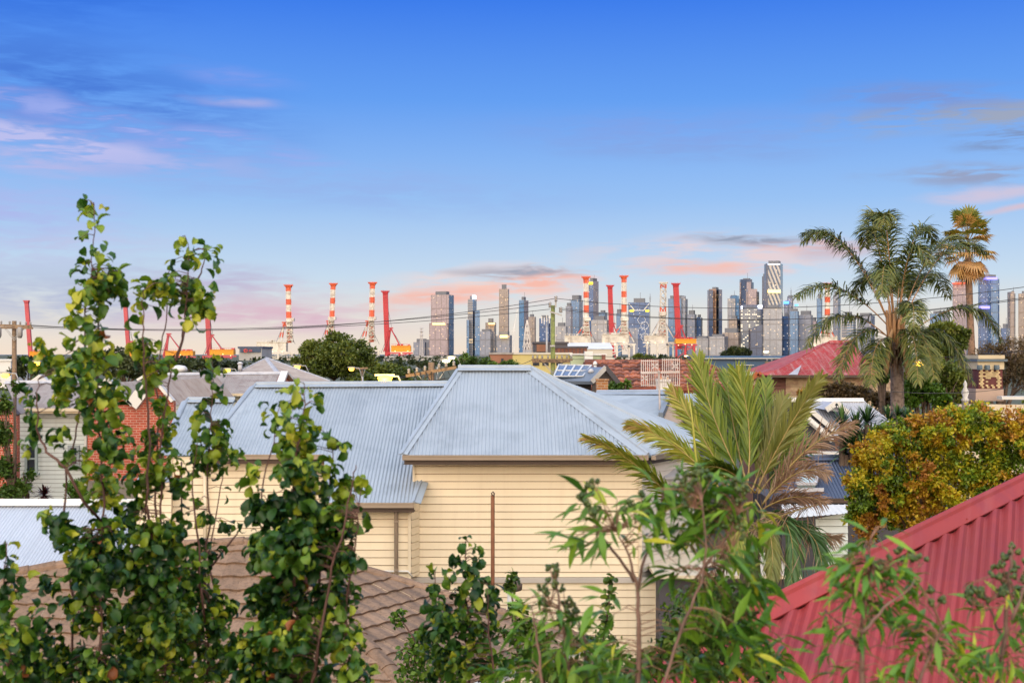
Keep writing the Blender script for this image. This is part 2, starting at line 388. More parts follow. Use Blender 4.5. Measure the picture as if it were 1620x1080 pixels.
bank(450, 500, 300, 42, ROSE, 1.0); bank(350, 440, 160, 26, (.50, .46, .66), .8)
bank(790, 452, 190, 40, (.95, .66, .58), 1.0, -.04, False); bank(700, 470, 120, 20, PINK, 1.0, -.12); bank(850, 446, 110, 20, PINK, 1.3, -.05, False)
bank(820, 433, 150, 11, (.36, .38, .48), 1.1, -.02, False); bank(1140, 408, 260, 46, (.84, .64, .64), .9, 0.0, False); bank(1120, 428, 130, 14, PINK, .8)
bank(1180, 384, 150, 12, (.30, .35, .48), 1.2, 0.0, False); bank(1280, 392, 120, 12, PINK, .7, 0, False); bank(1320, 400, 90, 18, (.62, .45, .50), 1.0)
bank(1500, 215, 300, 30, GREY, 1.1, .0, False); bank(1590, 250, 130, 22, (.20, .26, .44), 1.3, -.05, False); bank(1440, 180, 200, 30, (.20, .30, .66), .9, .05, False)
bank(1520, 300, 180, 20, (.30, .36, .56), 1.2, .04, False); bank(1540, 328, 150, 14, (.72, .56, .66), .7, 0, False); bank(1600, 352, 110, 8, PINK, .5, 0, False); bank(1100, 240, 320, 26, (.24, .36, .72), .5, .03)
bank(1050, 210, 340, 40, (.24, .34, .74), .5); bank(520, 300, 500, 50, (.30, .42, .80), .5, .05)
vs_ = N(nt, 'ShaderNodeVectorMath', operation='SCALE'); L(nt, col, vs_.inputs[0]); vs_.inputs['Scale'].default_value = .80; col = vs_.outputs[0]
col = mixc(nt, west.outputs[0], col, wc.outputs[0])
ns = N(nt, 'ShaderNodeVectorMath', operation='SCALE'); L(nt, sky.outputs[0], ns.inputs[0]); ns.inputs['Scale'].default_value = .09
col = mixc(nt, .04, col, ns.outputs[0])
below = mth(nt, 'LESS_THAN', sp.outputs[2], -.02); col = mixc(nt, below, col, (.16, .17, .15))
L(nt, col, bg.inputs[0]); bg.inputs[1].default_value = 1.0
w.cycles.sampling_method = 'MANUAL'; w.cycles.sample_map_resolution = 512
scene.cycles.volume_bounces = 0; scene.cycles.max_bounces = 6; scene.cycles.transparent_max_bounces = 8

mh, nt, b = nodes('haze_air'); nt.nodes.remove(b)
pv = N(nt, 'ShaderNodeVolumePrincipled'); pv.inputs['Color'].default_value = (.80, .86, .95, 1); pv.inputs['Density'].default_value = 2.7e-4
pv.inputs['Anisotropy'].default_value = .2
L(nt, pv.outputs[0], nt.nodes['Material Output'].inputs['Volume'])
mb = MB(); box(mb, -6500, 6500, -200, 7000, -1, 420)
tag(mb.build('haze', mh), kind='stuff')

# ------------------------------------------------------------------ ground
mg = surf('ground_cover', (.07, .085, .045), .95, .3, .05, (.11, .10, .07), .4)
mb = MB(); s = 12000; mb.add([(-s, -300, 0), (s, -300, 0), (s, 20000, 0), (-s, 20000, 0)], [(0, 1, 2, 3)])
tag(mb.build('ground', mg), kind='structure')

# ------------------------------------------------------------------ city skyline
FA = {
 'crown':  facade('facade_pink_grey', (.42, .34, .36), (.30, .25, .29), .045, 4, 4),
 'blue':   facade('facade_blue_glass', (.16, .27, .44), (.09, .20, .38), .03, 4, 4, rough=.15),
 'grey':   facade('facade_grey', (.36, .38, .44), (.17, .20, .29), .035, 4, 4),
 'pale':   facade('facade_pale', (.50, .47, .47), (.24, .27, .33), .035, 4.5, 4),
 'tan':    facade('facade_tan', (.44, .34, .29), (.24, .22, .22), .04, 4, 4),
 'dark':   facade('facade_dark', (.09, .12, .20), (.06, .09, .17), .03, 4, 4, rough=.15),
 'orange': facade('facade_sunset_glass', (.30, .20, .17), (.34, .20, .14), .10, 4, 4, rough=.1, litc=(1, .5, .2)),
 'lit':    facade('facade_white_lit', (.33, .33, .35), (.15, .18, .24), .28, 7, 6, litc=(1, .86, .6), power=.9),
 'diag':   facade('facade_diagonal_lit', (.10, .15, .25), (.10, .14, .22), .05, 4, 5, litc=(1, .72, .42), diag=(14, 36), power=1.0),
 'strip':  facade('facade_banded', (.48, .46, .48), (.10, .17, .28), .04, 30, 9, band=.4, mull=.05),
 'bluelit': facade('facade_blue_lit', (.09, .15, .30), (.06, .13, .30), .07, 4, 4, litc=(.9, .85, .8), rough=.15),
}
roofm = surf('tower_roof', (.20, .21, .24), .8)
glowy = emit('lamp_yellow_box', (1, .70, .05), 1.1); gloww = emit('sign_white_light', (.8, .85, 1), 1.6); glowp = emit('crown_violet_light', (.25, .22, 1), 1.6)
glowb = emit('crown_blue_light', (.1, .35, 1), 1.6); warmlight = emit('warm_floodlight', (1, .62, .22), 2.2); redlight = emit('aviation_red', (1, .1, .05), 2)
def foot(x0, xm, x1, D, al=.35):
    if xm is None: xm = x0 + (x1 - x0) * .72
    wl = (xm - x0) / F * D; wr = (x1 - xm) / F * D
    B = G(xm, D)
    if wl < .5: wl = .5
    A = B + Vector((-wl, al * wl, 0)); C = B + Vector((wr, wr / al * .999, 0))
    dC = C - B
    if dC.length > 60: C = B + Vector((wr, math.sqrt(max(60 ** 2 - wr * wr, 100)), 0))
    # keep the right edge on its sight line
    return [A, B, C, A + C - B]
def tower(label, x0, x1, yt, D, st, xm=None, st2=None, extra=None, cat='skyscraper', name='skyscraper', al=.35, group=None):
    f = foot(x0, xm, x1, D, al)
    # correct the far corners so the silhouette lands at x0 / x1 from this depth
    sx = (x1 - CX) / F
    C = f[2]; C = Vector((sx * C.y, C.y, 0)); A = f[0]; A = Vector(((x0 - CX) / F * A.y, A.y, 0)); B = f[1]
    f = [A, B, C, A + C - B]
    t = thing(name, label, cat, tuple((f[1] + f[3]) / 2), group)
    zt = H - (yt - Y0) / F * D
    mb = MB(); k = 4
    for i in range(4):
        j = (i + 1) % 4; mb.mi = 1 if i in (1, 2) and st2 else 0
        Lq = (f[j] - f[i]).length
        mb.add([Vector((f[i].x, f[i].y, 0)), Vector((f[j].x, f[j].y, 0)), Vector((f[j].x, f[j].y, zt)), Vector((f[i].x, f[i].y, zt))], [(0, 1, 2, 3)], [[(0, 0), (Lq, 0), (Lq, zt), (0, zt)]])
    mb.mi = 2; mb.add([Vector((p.x, p.y, zt)) for p in f], [(0, 1, 2, 3)])
    mb.build('body', [FA[st], FA[st2 or st], roofm], t)
    c = (f[1] + f[3]) / 2
    # plant room / parapet on the roof, different on every tower
    mb = MB(); s = U(.45, .8); hh = U(.006, .014) * D * .12 * 4
    prism(mb, [Vector((c.x + (p.x - c.x) * s, c.y + (p.y - c.y) * s, 0)) for p in f], zt, zt + hh * .55)
    if R() < .5: bar(mb, Vector((c.x + 3, c.y, zt)), Vector((c.x + 3, c.y, zt + hh * 1.3)), 1.2)
    mb.build('plant_room', roofm, t)
    if extra: extra(t, f, zt, D)
    return t
def wing(x0, x1, yt, st, dD=-25, name='wing'):
    def go(t, f, zt, D):
        d = D + dD; a = G(x0, d); b_ = G(x1, d); mb = MB(); bk = Vector((0, 35, 0))
        prism(mb, [a, b_, b_ + bk, a + bk], 0, H - (yt - Y0) / F * d); mb.build(name, FA[st], t)
    return go
def boxpart(x0, x1, y0, y1, mat, name, dD=-12, dep=20):
    def go(t, f, zt, D):
        d = D + dD; mb = MB(); a = P(x0, y1, d); b_ = P(x1, y0, d); box(mb, a.x, b_.x, d, d + dep, a.z, b_.z); mb.build(name, mat, t)
    return go
def spire(x, y0, y1, w=1.6, dD=10):
    def go(t, f, zt, D):
        d = D + dD; mb = MB(); a, b_ = P(x, y1, d), P(x, y0, d); tube(mb, [a, a.lerp(b_, .5), b_], [w, w * .7, w * .3], 5)
        for q in (.35, .55): c = a.lerp(b_, q); bar(mb, c - Vector((4, 0, 0)), c + Vector((4, 0, 0)), 1)
        mb.build('spire', roofm, t)
    return go
def many(*fs):
    def go(t, f, zt, D):
        for q in fs: q(t, f, zt, D)
    return go
C1, C2, C3, C4 = 4300, 4700, 5100, 5600
T = tower
T('broad tower with rosy grey front and blue side, widest of the left skyline', 681.7, 718, 466, C1, 'crown', 710, 'blue', many(wing(679, 708, 511, 'crown', -30, 'podium_block'), boxpart(684, 704, 511, 513.5, warmlight, 'terrace_lights', -32)))
T('low stepped office block directly left of the broad rosy tower', 654, 680, 541, C1 + 60, 'grey', 672, 'blue', wing(662, 678, 537, 'grey', 10, 'upper_storeys'))
T('slim blue tower with white floor bands and a bright white cap', 740, 754, 473, C2, 'strip', 748, 'blue', many(wing(751, 759, 491, 'blue', -10), wing(738, 742, 506, 'blue', -12), boxpart(747, 753, 467, 473, gloww, 'lit_cap')))
T('grey slab in front of the pinkish lit block, right of the white capped tower', 759, 781, 524, C1, 'grey', 776)
T('pinkish block with bright top floors right of the white capped tower', 768, 785, 510, C2, 'tan', 782, 'grey', boxpart(773, 783, 511, 513, warmlight, 'top_lights'))
T('tall plain beige grey slab standing alone left of the green pole', 789.5, 805.5, 457, C2, 'tan', 804, 'grey')
T('low grey block with a crown of yellow lights at the foot of the beige slab', 785, 810, 530, C1, 'grey', 806, None, boxpart(791, 803, 530, 534, warmlight, 'crown_lights'))
T('blue tower with lilac side behind the pale lattice spire', 821, 836, 474.5, C2, 'blue', 829, 'crown')
T('plain grey block right behind the pale lattice spire', 835, 848, 501, C3, 'tan', 846)
T('small blue tower directly left of the green pole', 853, 871, 503.5, C2, 'bluelit', 868)
T('low concrete office block directly right of the green pole', 879, 898, 516, C1, 'pale', 895)
T('grey tower with vertical piers left of the first striped crane in the city', 895, 906, 484, C2, 'grey', 903, 'crown')
T('blue grey tower behind the first striped crane in the city', 903, 922, 474, C2 + 90, 'blue', 916, 'grey')
T('tall slender tower with a bright yellow box near its top', 931, 947, 444, C3, 'grey', 938, 'crown', many(boxpart(931.5, 938, 446, 450, glowy, 'yellow_box', -70), wing(931, 938.5, 450, 'bluelit', -66)))
T('low dark stepped block between the yellow box tower and the red boom', 947, 961, 494, C2, 'blue', 957)
T('wide beige office block behind the first two striped cranes', 935, 964, 506, C1, 'pale', 960)
T('small blue block just left of the second striped crane', 975, 984, 495.6, C2, 'blue', 982)
def xbrace(t, f, zt, D):
    d = D - 75; mb = MB()
    for a, b_ in (((995, 480), (1004, 491)), ((1027, 480), (1018, 491)), ((1004, 491), (1018, 491))):
        bar(mb, P(*a, d), P(*b_, d), 2.2)
    for k in range(4):
        cx, cy = 1015 + (k % 2) * 5, 506 + k * 9; pts = [P(cx + 6.5 * math.cos(q), cy + 6.5 * math.sin(q), d) for q in [i * math.tau / 6 for i in range(7)]]
        tube(mb, pts, .8, 4, cap=False)
    mb.build('white_bracing', roofw, t)
roofw = surf('white_steel', (.75, .75, .75), .5)
T('broad dark blue glass tower with white diagonal bracing and hexagons', 994, 1029, 478.4, C1, 'bluelit', 1027, 'dark', many(xbrace, spire(1028.5, 464, 478), wing(995, 1009, 519, 'grey', -100, 'lower_block'), boxpart(997, 1003, 490, 493, glowy, 'left_lamp', -90), boxpart(1022, 1027, 490, 493, glowy, 'right_lamp', -90)), al=.02)
T('blue green flat topped tower behind the lattice boom and rightmost red boom', 1057, 1088, 472, C2, 'blue', 1078, 'pale', wing(1068, 1084, 468.5, 'grey', 10, 'upper_block'))
T('plain grey slab immediately right of the rightmost red boom', 1087, 1102, 497, C2, 'grey', 1099)
T('short blue green glass block at the right of the plain grey slab', 1101, 1111.5, 502, C2 + 30, 'bluelit', 1109)
T('low grey rooftop block behind the rightmost red crane', 1100, 1124, 535, C1, 'pale', 1120)
T('dark slim twin bay tower with a burning orange reflection', 1121.5, 1142, 457, C2, 'orange', 1133, 'dark', many(wing(1121.3, 1128, 458.5, 'dark', -20, 'left_bay'), wing(1137, 1142.5, 458, 'dark', -20, 'right_bay')))
T('blue green tower with glazed attic left of the twin copper towers', 1151, 1170.5, 472, C3, 'pale', 1163, 'grey', wing(1157, 1169, 467.7, 'blue', 5, 'attic'))
T('taller copper brown tower with a dark flat cap', 1170, 1192.5, 446, C3, 'crown', 1188, 'blue', wing(1172.5, 1190, 441.7, 'dark', 6, 'cap'))
T('shorter copper tower with chamfered top overlapping its taller twin', 1180, 1201, 461, C2, 'crown', 1197, 'dark', wing(1183, 1198, 457, 'crown', 5, 'chamfered_top'))
T('narrow dark blue tower hugging the left side of the tallest tower', 1205.6, 1213, 437, C3, 'dark', 1210)
T('tallest tower, its face lit by bright diagonal stripes', 1212, 1238.5, 416.5, C2, 'diag', 1234.5, 'blue', many(boxpart(1215, 1235, 458.5, 463, warmlight, 'middle_light_band', -8), boxpart(1215, 1234, 417.5, 418.5, gloww, 'top_light_band', -8), wing(1219, 1224, 413.6, 'grey', 12, 'roof_fin'), wing(1228, 1233, 413.8, 'grey', 12, 'roof_fin'), wing(1212, 1215, 417, 'dark', -2, 'side_fin')), al=.1)
T('pink cream block with vertical piers below the twin copper towers', 1153, 1171, 504, C1, 'tan', 1166, 'dark')
T('grey block with rows of bright white windows and a dark sign top', 1171.5, 1209, 489, C1, 'lit', 1184, 'lit', many(wing(1173, 1207, 482, 'dark', 20, 'sign_top'), boxpart(1200.5, 1206, 482.5, 488, gloww, 'white_sign', 0), boxpart(1173.5, 1174.8, 484, 489, gloww, 'edge_sign', 0)))
def slant(t, f, zt, D):
    d = D - 40; mb = MB(); a, b_, c, e = P(1187, 575, d), P(1206.5, 575, d), P(1206.5, 512.6, d), P(1187, 520, d); slab(mb, [a, b_, c, e], 30, Vector((0, -1, 0))); mb.build('slanted_front', FA['dark'], t)
T('dark building with a slanting roofline before the tallest tower', 1188, 1206, 521, C1 - 120, 'dark', 1204, None, slant)
T('grey office slab with scattered yellow windows below the tallest tower', 1207.5, 1239, 486.5, C1, 'pale', 1237, 'blue', al=.05)
T('narrow pale block right of the slab with scattered yellow windows', 1239, 1250, 500, C1 + 80, 'bluelit', 1247)
T('small tower with bright blue roof lamps beside the grey spire tower', 1240, 1249, 480, C3, 'grey', 1247, None, boxpart(1241, 1248, 476.5, 480.5, glowb, 'blue_roof_lamp'))
T('stepped grey tower ending in a thin spire', 1246, 1255, 472, C3, 'grey', 1253, None, many(wing(1249, 1253.5, 468, 'grey', 5, 'neck'), spire(1251.5, 454, 468)))
T('dark blue slab at the right of the spire tower', 1249, 1264, 492, C1, 'blue', 1262, None, boxpart(1259, 1263, 481, 484, glowb, 'blue_lamp', 100))
T('flat grey block between the dark blue slab and the palm fronds', 1264, 1286, 498, C1 + 50, 'grey', 1283)
T('low lilac block at the left edge of the palm fronds', 1278, 1295, 508, C2, 'crown', 1291)
T('pale blue tower half hidden by the palm left of the striped boom', 1292, 1301, 472, C2, 'blue', 1299)
T('pale tower just right of the striped boom behind the palm', 1318, 1330, 466, C3, 'grey', 1326, 'blue')
T('banded white office block behind the palm fronds', 1331, 1354, 500, C1, 'strip', 1350)
T('grey block behind the left palm stems', 1356, 1384, 499, C2, 'grey', 1378, 'blue')
T('low lilac blue block right of the palm stems', 1471, 1503, 496, C2, 'blue', 1490, 'pale')
T('flat topped blue tower left of the fan palm stem', 1507, 1531.5, 448, C3, 'crown', 1529, 'blue', boxpart(1509, 1530, 447, 448.3, redlight, 'roof_light_strip', -4))
T('tall blue tower with violet lights along its crown', 1550, 1581, 440.5, C2, 'bluelit', 1562, 'bluelit', many(boxpart(1559, 1578, 438.6, 442, glowp, 'violet_crown', -24), boxpart(1552, 1566, 484, 488, glowp, 'violet_band', -24), wing(1553, 1579, 439.5, 'blue', 12, 'crown_wall')))
T('low blue glass block right of the violet crowned tower', 1583, 1598, 519, C1, 'bluelit', 1592)
T('left one of the two slim tan towers near the right edge', 1598, 1606.5, 464, C2, 'tan', 1604, 'pale', wing(1599.5, 1605, 461.5, 'tan', 5, 'pointed_top'))
T('tan tower cut by the right edge of the view', 1611, 1632, 464, C2, 'tan', 1628, 'pale')
# stepped block right behind the port
T('low grey block behind the terracotta roof and the rightmost crane', 1122, 1152, 532, C1 - 200, 'pale', 1146, 'grey')
T('long low apartment block behind the rightmost crane', 1143, 1172, 526, C1 - 100, 'tan', 1168)
# pale lattice spire, lattice mast, luffing crane
mw = surf('pale_steel', (.60, .56, .55), .5)
t = thing('lattice_spire', 'pale white lattice spire with a skirt in front of the blue and lilac tower', 'spire', tuple(G(834, 4100)))
mb = MB(); D = 4100
pr = [(6.5, 553), (5.6, 540), (4.2, 526), (3.0, 517), (.4, 506)]
for a in range(8):
    ang = a * math.tau / 8
    for i in range(4):
        for s in (0, 1, -1):
            p0 = P(834 + pr[i][0] * math.cos(ang), pr[i][1], D + pr[i][0] * 2 * math.sin(ang)); a2 = ang + s * math.tau / 8
            p1 = P(834 + pr[i + 1][0] * math.cos(a2), pr[i + 1][1], D + pr[i + 1][0] * 2 * math.sin(a2)); bar(mb, p0, p1, 1.6)
mb.build('lattice', surf('spire_white', (.75, .70, .66), .5), t)
mb = MB(); box(mb, G(827, D).x, G(842, D).x, D - 15, D + 15, 0, P(0, 553, D).z); mb.build('base_building', FA['pale'], t)
def lattice_mast(mb, b0, b1, w0, w1, n, r=.5):
    c = [[b0.lerp(b1, i / n) + Vector((sx, sy, 0)) * (w0 + (w1 - w0) * i / n) / 2 for sx, sy in ((-1, -1), (1, -1), (1, 1), (-1, 1))] for i in range(n + 1)]
    for i in range(n):
        for k in range(4):
            bar(mb, c[i][k], c[i + 1][k], r); bar(mb, c[i][k], c[i + 1][(k + 1) % 4], r * .7); bar(mb, c[i + 1][k], c[i + 1][(k + 1) % 4], r * .7)
t = thing('radio_mast', 'thin steel radio mast with dish rings left of the broad rosy tower', 'mast', tuple(G(666.7, 3000)))
mb = MB(); lattice_mast(mb, G(666.7, 3000), P(666.7, 522, 3000), 9, 3, 14, .9); mb.build('lattice_tower', mw, t)
for y in (519, 524, 530): 
    mb = MB(); c = P(666.7, y, 3000); lathe(mb, c, [(3.6, -1.2), (4.6, 0), (3.6, 1.2)], 10); mb.build('antenna_ring', mw, t)
mb = MB(); tube(mb, [P(666.7, 522, 3000), P(666.7, 515, 3000)], [.8, .3], 5); mb.build('tip', mw, t)
t = thing('construction_crane', 'white luffing tower crane leaning right beside the beige slab', 'crane', tuple(G(812, 3000)))
mb = MB(); lattice_mast(mb, G(812.5, 3000), P(812.5, 525, 3000), 3.4, 3.4, 22, .8); mb.build('mast', roofw, t)
mb = MB(); bar(mb, P(809.5, 523, 3000), P(815, 523, 3000), 2.6); mb.build('counterweight_deck', roofw, t)
mb = MB(); bar(mb, P(812.5, 523, 3000), P(818.5, 490, 3000), 1.8); mb.build('jib', roofw, t)

# ------------------------------------------------------------------ container cranes
RED = surf('crane_red', (.55, .045, .06), .5, .15, .05); PRED = surf('crane_faded_red', (.58, .10, .12), .55, .15, .05)
WHT = surf('crane_white', (.78, .74, .66), .5, .12, .06, (.5, .44, .38), .12); ORG_ = surf('crane_yellow', (.85, .38, .03), .5)
ORED = surf('crane_orange_red', (.72, .12, .05), .5, .12, .05); CAB = surf('crane_dark', (.10, .10, .12), .5)
flood = emit('crane_floodlight', (1, .70, .30), 6)
GC = 'container cranes at the port'
def crane(label, xt, yt, xb, yb, D, style, house, legs, ybase=571, wb=8.0, af=None, lattice=False):
    """xt,yt boom head; xb,yb boom foot; house (x0,x1,y0,y1); af = A-frame (apex x,y, left foot x,y, right foot x,y)"""
    u = D / F
    t = thing('container_crane', label, 'port crane', tuple(G(xb, D + 15)), GC)
    main = {'w': WHT, 'r': RED, 'p': PRED}[style]
    a, b_ = P(xb, yb, D), P(xt, yt, D)
    d = b_ - a; w_ = wb * u * .92
    if style == 'w':
        bands = [(0, .10, 0), (.10, .20, 1), (.20, .26, 0), (.26, .42, 1), (.42, .54, 0), (.54, .66, 1), (.66, .76, 1 if lattice else 0), (.76, .90, 1), (.90, .97, 0)]
    else: bands = [(0, .97, 0)]
    mb = MB()
    for s0, s1, k in bands:
        mb.mi = k
        p, q = a + d * s0, a + d * s1
        if lattice:
            for sx in (-1, 1):
                for sy in (-1, 1): bar(mb, p + Vector((sx * w_ / 2, sy * w_ / 2, 0)), q + Vector((sx * w_ / 2, sy * w_ / 2, 0)), w_ * .13)
            m_ = max(1, int((s1 - s0) * 14))
            for i in range(m_):
                c0 = p.lerp(q, i / m_); c1 = p.lerp(q, (i + 1) / m_)
                for sy in (-1, 1):
                    bar(mb, c0 + Vector((-w_ / 2, sy * w_ / 2, 0)), c1 + Vector((w_ / 2, sy * w_ / 2, 0)), w_ * .1)
                    bar(mb, c0 + Vector((w_ / 2, sy * w_ / 2, 0)), c1 + Vector((-w_ / 2, sy * w_ / 2, 0)), w_ * .1)
        elif style == 'w':
            bar(mb, p, q, w_ * .62, w_ * .9, Vector((0, 1, 0)))
            for sx in (-1, 1): bar(mb, p + Vector((sx * w_ * .43, -w_ * .3, 0)), q + Vector((sx * w_ * .43, -w_ * .3, 0)), w_ * .14)
        else:
            bar(mb, p, q, w_, w_ * .8, Vector((0, 1, 0)))
            for i in range(26):
                c0 = p.lerp(q, (i + .5) / 26) + Vector((0, -w_ * .42, 0)); bar(mb, c0 - Vector((w_ * .36, 0, 0)), c0 + Vector((w_ * .36, 0, 0)), w_ * .06)
    if style == 'w': mb.build('boom', [ORED, WHT], t)
    else: mb.build('boom', main, t)
    # head
    mb = MB(); c = a + d * .96; e = b_
    prism(mb, [c + Vector((sx * w_ * .5, sy * w_ * .5, 0)) for sx, sy in ((-1, -1), (1, -1), (1, 1), (-1, 1))], c.z, e.z, True, 1.25)
    bar(mb, e + Vector((-w_ * .85, 0, 0)), e + Vector((w_ * .85, 0, 0)), w_ * .25)
    for k in range(7): q = e + Vector((w_ * (-.85 + k * .283), -w_ * .3, 0)); bar(mb, q, q + Vector((0, 0, w_ * .3)), w_ * .05)
    mb.build('boom_head', ORED if style == 'w' and not lattice else main, t)
    # A-frame
    if af:
        ax, ay, lx, ly, rx, ry = af; mb = MB()
        for sy in (-6, 6):
            for fx, fy in ((lx, ly), (rx, ry), ((lx + ax) / 2 + 1, ly)):
                p, q = P(ax, ay, D + sy * .3), P(fx, fy, D + sy)
                for i in range(4):
                    mb.mi = (i % 2) if style == 'w' else 0
                    bar(mb, p.lerp(q, i / 4), p.lerp(q, (i + 1) / 4), 1.5 * u)
        mb.mi = 0; bar(mb, P(ax - 4, ay, D), P(ax + 4, ay, D), 2 * u)
        bar(mb, P(ax - 3.5, ay + 3, D - 3), P(ax + 3.5, ay + 3, D - 3), 1.2 * u)
        mb.build('a_frame', [ORED if style == 'w' and not lattice else main, WHT] if style == 'w' else main, t)
        mb = MB()
        for f_ in (.45, .72): 
            tube(mb, [a + d * f_ + Vector((w_ * .5, 0, 0)), P(ax + 2, ay, D)], .3 * u, 4, cap=False)
        tube(mb, [P(ax, ay, D), P(rx + 5, ry + 3, D)], .35 * u, 4); tube(mb, [P(ax, ay, D), P(lx - 4, ly + 2, D)], .3 * u, 4)
        mb.build('stay_cable', CAB, t)
    # machinery house and trolley girder
    x0, x1, y0, y1 = house; mb = MB(); p, q = P(x0, y1, D), P(x1, y0, D)
    box(mb, p.x, q.x, D - 8, D + 8, p.z, q.z)
    k = 8
    for i in range(k + 1): xx = p.x + (q.x - p.x) * i / k; bar(mb, Vector((xx, D - 8.3, p.z)), Vector((xx, D - 8.3, q.z)), .5)
    for zz in (p.z, q.z): bar(mb, Vector((p.x - .5, D - 8.5, zz)), Vector((q.x + .5, D - 8.5, zz)), .8)
    mb.build('machinery_house', WHT if style == 'w' else ORG_, t)
    if style == 'w' and af:
        mb = MB(); lattice_mast(mb, P(xb + 1, y0, D - 3), P(xb, af[1] - 5, D - 3), 9 * u, 6.5 * u, 7, .9)
        for k in range(5): yy = y0 + (af[1] - 5 - y0) * (k + .5) / 5; bar(mb, P(xb - 6 + k * .4, yy, D - 8), P(xb + 6 - k * .4, yy, D - 8), 1.0)
        mb.build('service_tower', WHT, t)
        mb = MB(); p_ = P(xb - 5, af[1] - 2, D - 6); q_ = P(xb + 7, af[1] - 7, D - 6); box(mb, p_.x, q_.x, D - 8, D + 2, p_.z, q_.z); mb.build('sheave_platform', WHT, t)
    mb = MB()   # rails, vents and boxes on the house roof
    for i in range(12): xx = p.x + (q.x - p.x) * (i + .5) / 12; bar(mb, Vector((xx, D - 7.8, q.z)), Vector((xx, D - 7.8, q.z + 2.4)), .25)
    bar(mb, Vector((p.x, D - 7.8, q.z + 2.4)), Vector((q.x, D - 7.8, q.z + 2.4)), .3)
    for i in range(3): xx = U(p.x + 3, q.x - 4); box(mb, xx, xx + U(2, 5), D - 3, D + 3, q.z + .02, q.z + U(1.5, 3))
    mb.build('roof_railing', main, t)
    mb = MB(); yg = y1 + 2.5
    bar(mb, P(min(x0, legs[0]) - 2, yg, D - 9), P(max(x1, legs[-1]) + 3, yg, D - 9), 2.0 * u); bar(mb, P(min(x0, legs[0]) - 2, yg, D + 9), P(max(x1, legs[-1]) + 3, yg, D + 9), 2.0 * u)
    bar(mb, P(min(x0, legs[0]) - 2, yg + 6, D - 9), P(max(legs), yg + 6, D - 9), .8 * u)
    n = 9; xa, xb2 = min(x0, legs[0]), max(legs)
    for i in range(n): s0 = xa + (xb2 - xa) * i / n; s1 = xa + (xb2 - xa) * (i + 1) / n; bar(mb, P(s0, yg + (0 if i % 2 else 6), D - 9), P(s1, yg + (6 if i % 2 else 0), D - 9), .6 * u)
    mb.build('portal_girder', main, t)
    for x in legs:
        for sy in (-12, 12):
            mb = MB(); q = P(x, yg, D + sy); bar(mb, Vector((q.x, q.y, 0)), q, 3.0 * u, up=Vector((0, 1, 0))); mb.build('leg', main, t)
    zb = P(0, ybase - 6, D).z
    for sy in (-12, 12):
        mb = MB(); bar(mb, P(legs[0], ybase - 6, D + sy), P(legs[-1], ybase - 6, D + sy), 1.6 * u); bar(mb, P(legs[0], ybase - 6, D + sy), P(legs[-1], yg, D + sy), 1.0 * u); mb.build('cross_brace', main, t)
    mb = MB(); p = P(xb - 3 + wb, y1 + 7, D - 10); box(mb, p.x, p.x + 3 * u, D - 14, D - 9, p.z, p.z + 3 * u); mb.build('cab', CAB, t)
    for k in range(3):
        mb = MB(); xx = x0 + (x1 - x0) * (k + .5) / 3; p = P(xx, y1 + U(-1, 3), D - 10); lathe(mb, p, [(.25, -.3), (.7, 0), (.25, .3)], 6); mb.build('floodlight', flood, t)
crane('faded red crane boom behind the leftmost power pole', 42, 476, 48.5, 563, 2000, 'p', (50, 70, 556, 566), (40, 52, 66), 571, 6.5)
crane('faded red crane boom rising between the first two leafy shoots', 197.5, 473, 204, 560, 1950, 'p', (205, 232, 555, 565), (196, 207, 228), 571, 6.5, (208, 540, 204, 556, 226, 556))
crane('crane with lowered boom, short red frame and long yellow house', 266.5, 528, 259, 565, 1950, 'p', (264, 307, 555, 562), (262, 284, 302), 571, 3.2, (267, 528, 258, 562, 288, 557))
crane('faded red crane half behind the leaves with yellow house by the white warehouse', 328, 484, 331.5, 562, 1900, 'p', (334, 371, 553, 561), (322, 340, 366), 571, 8, (335, 530, 325, 560, 352, 554))
crane('leftmost of the striped red and white cranes, over the navy topped warehouse', 456.5, 451.5, 458, 542, 1800, 'w', (408, 454, 541, 556), (420, 440, 462), 573, 9, (450, 510, 440, 541, 462, 541))
crane('middle one of the three striped cranes, behind the round dark tree', 527.5, 449, 524, 541, 1850, 'w', (482, 520, 540, 554), (492, 508, 530), 573, 8.5, (520, 508, 512, 536, 530, 536))
crane('striped crane standing next to the dark red crane', 589.5, 447.5, 587.5, 541, 1800, 'w', (556, 585, 540, 552), (566, 582, 599), 573, 9, (582, 508, 571, 540, 595, 541))
crane('dark red crane with the yellow house beside the radio mast', 609.5, 461, 613.5, 572, 1750, 'r', (620, 650, 547, 556), (612, 632, 648), 574, 8.5, (618, 519, 607, 556, 633, 547))
crane('striped crane left of the red boom, by the yellow box tower', 927, 438.5, 927.5, 535, 1750, 'w', (893, 934, 531, 544), (900, 922, 938), 573, 9, (927, 509, 911, 533, 939, 540))
crane('red boom leaning between the two striped cranes in front of the city', 965, 452, 968, 556, 1950, 'r', (952, 962, 549, 556), (956, 966, 974), 573, 8, (970, 512, 966, 530, 986, 552))
crane('striped crane right of the leaning red boom, tallest of the port', 987, 437, 987, 535, 1720, 'w', (952, 994, 529, 542), (958, 976, 995, 1003), 573, 9, (987, 509, 970, 530, 1003, 541))
crane('crane with an open white lattice boom', 1049.5, 447.5, 1048, 531, 1720, 'w', (1019, 1054, 531, 539.5), (1024, 1040, 1057, 1065), 573, 9, (1046, 500, 1032, 531, 1066, 535), True)
crane('bright red crane with yellow house at the right of the lattice boom', 1069, 449, 1074, 552, 1700, 'r', (1068, 1100, 536.5, 543), (1070, 1084, 1098), 573, 9, (1077, 515, 1067, 534, 1087, 541))
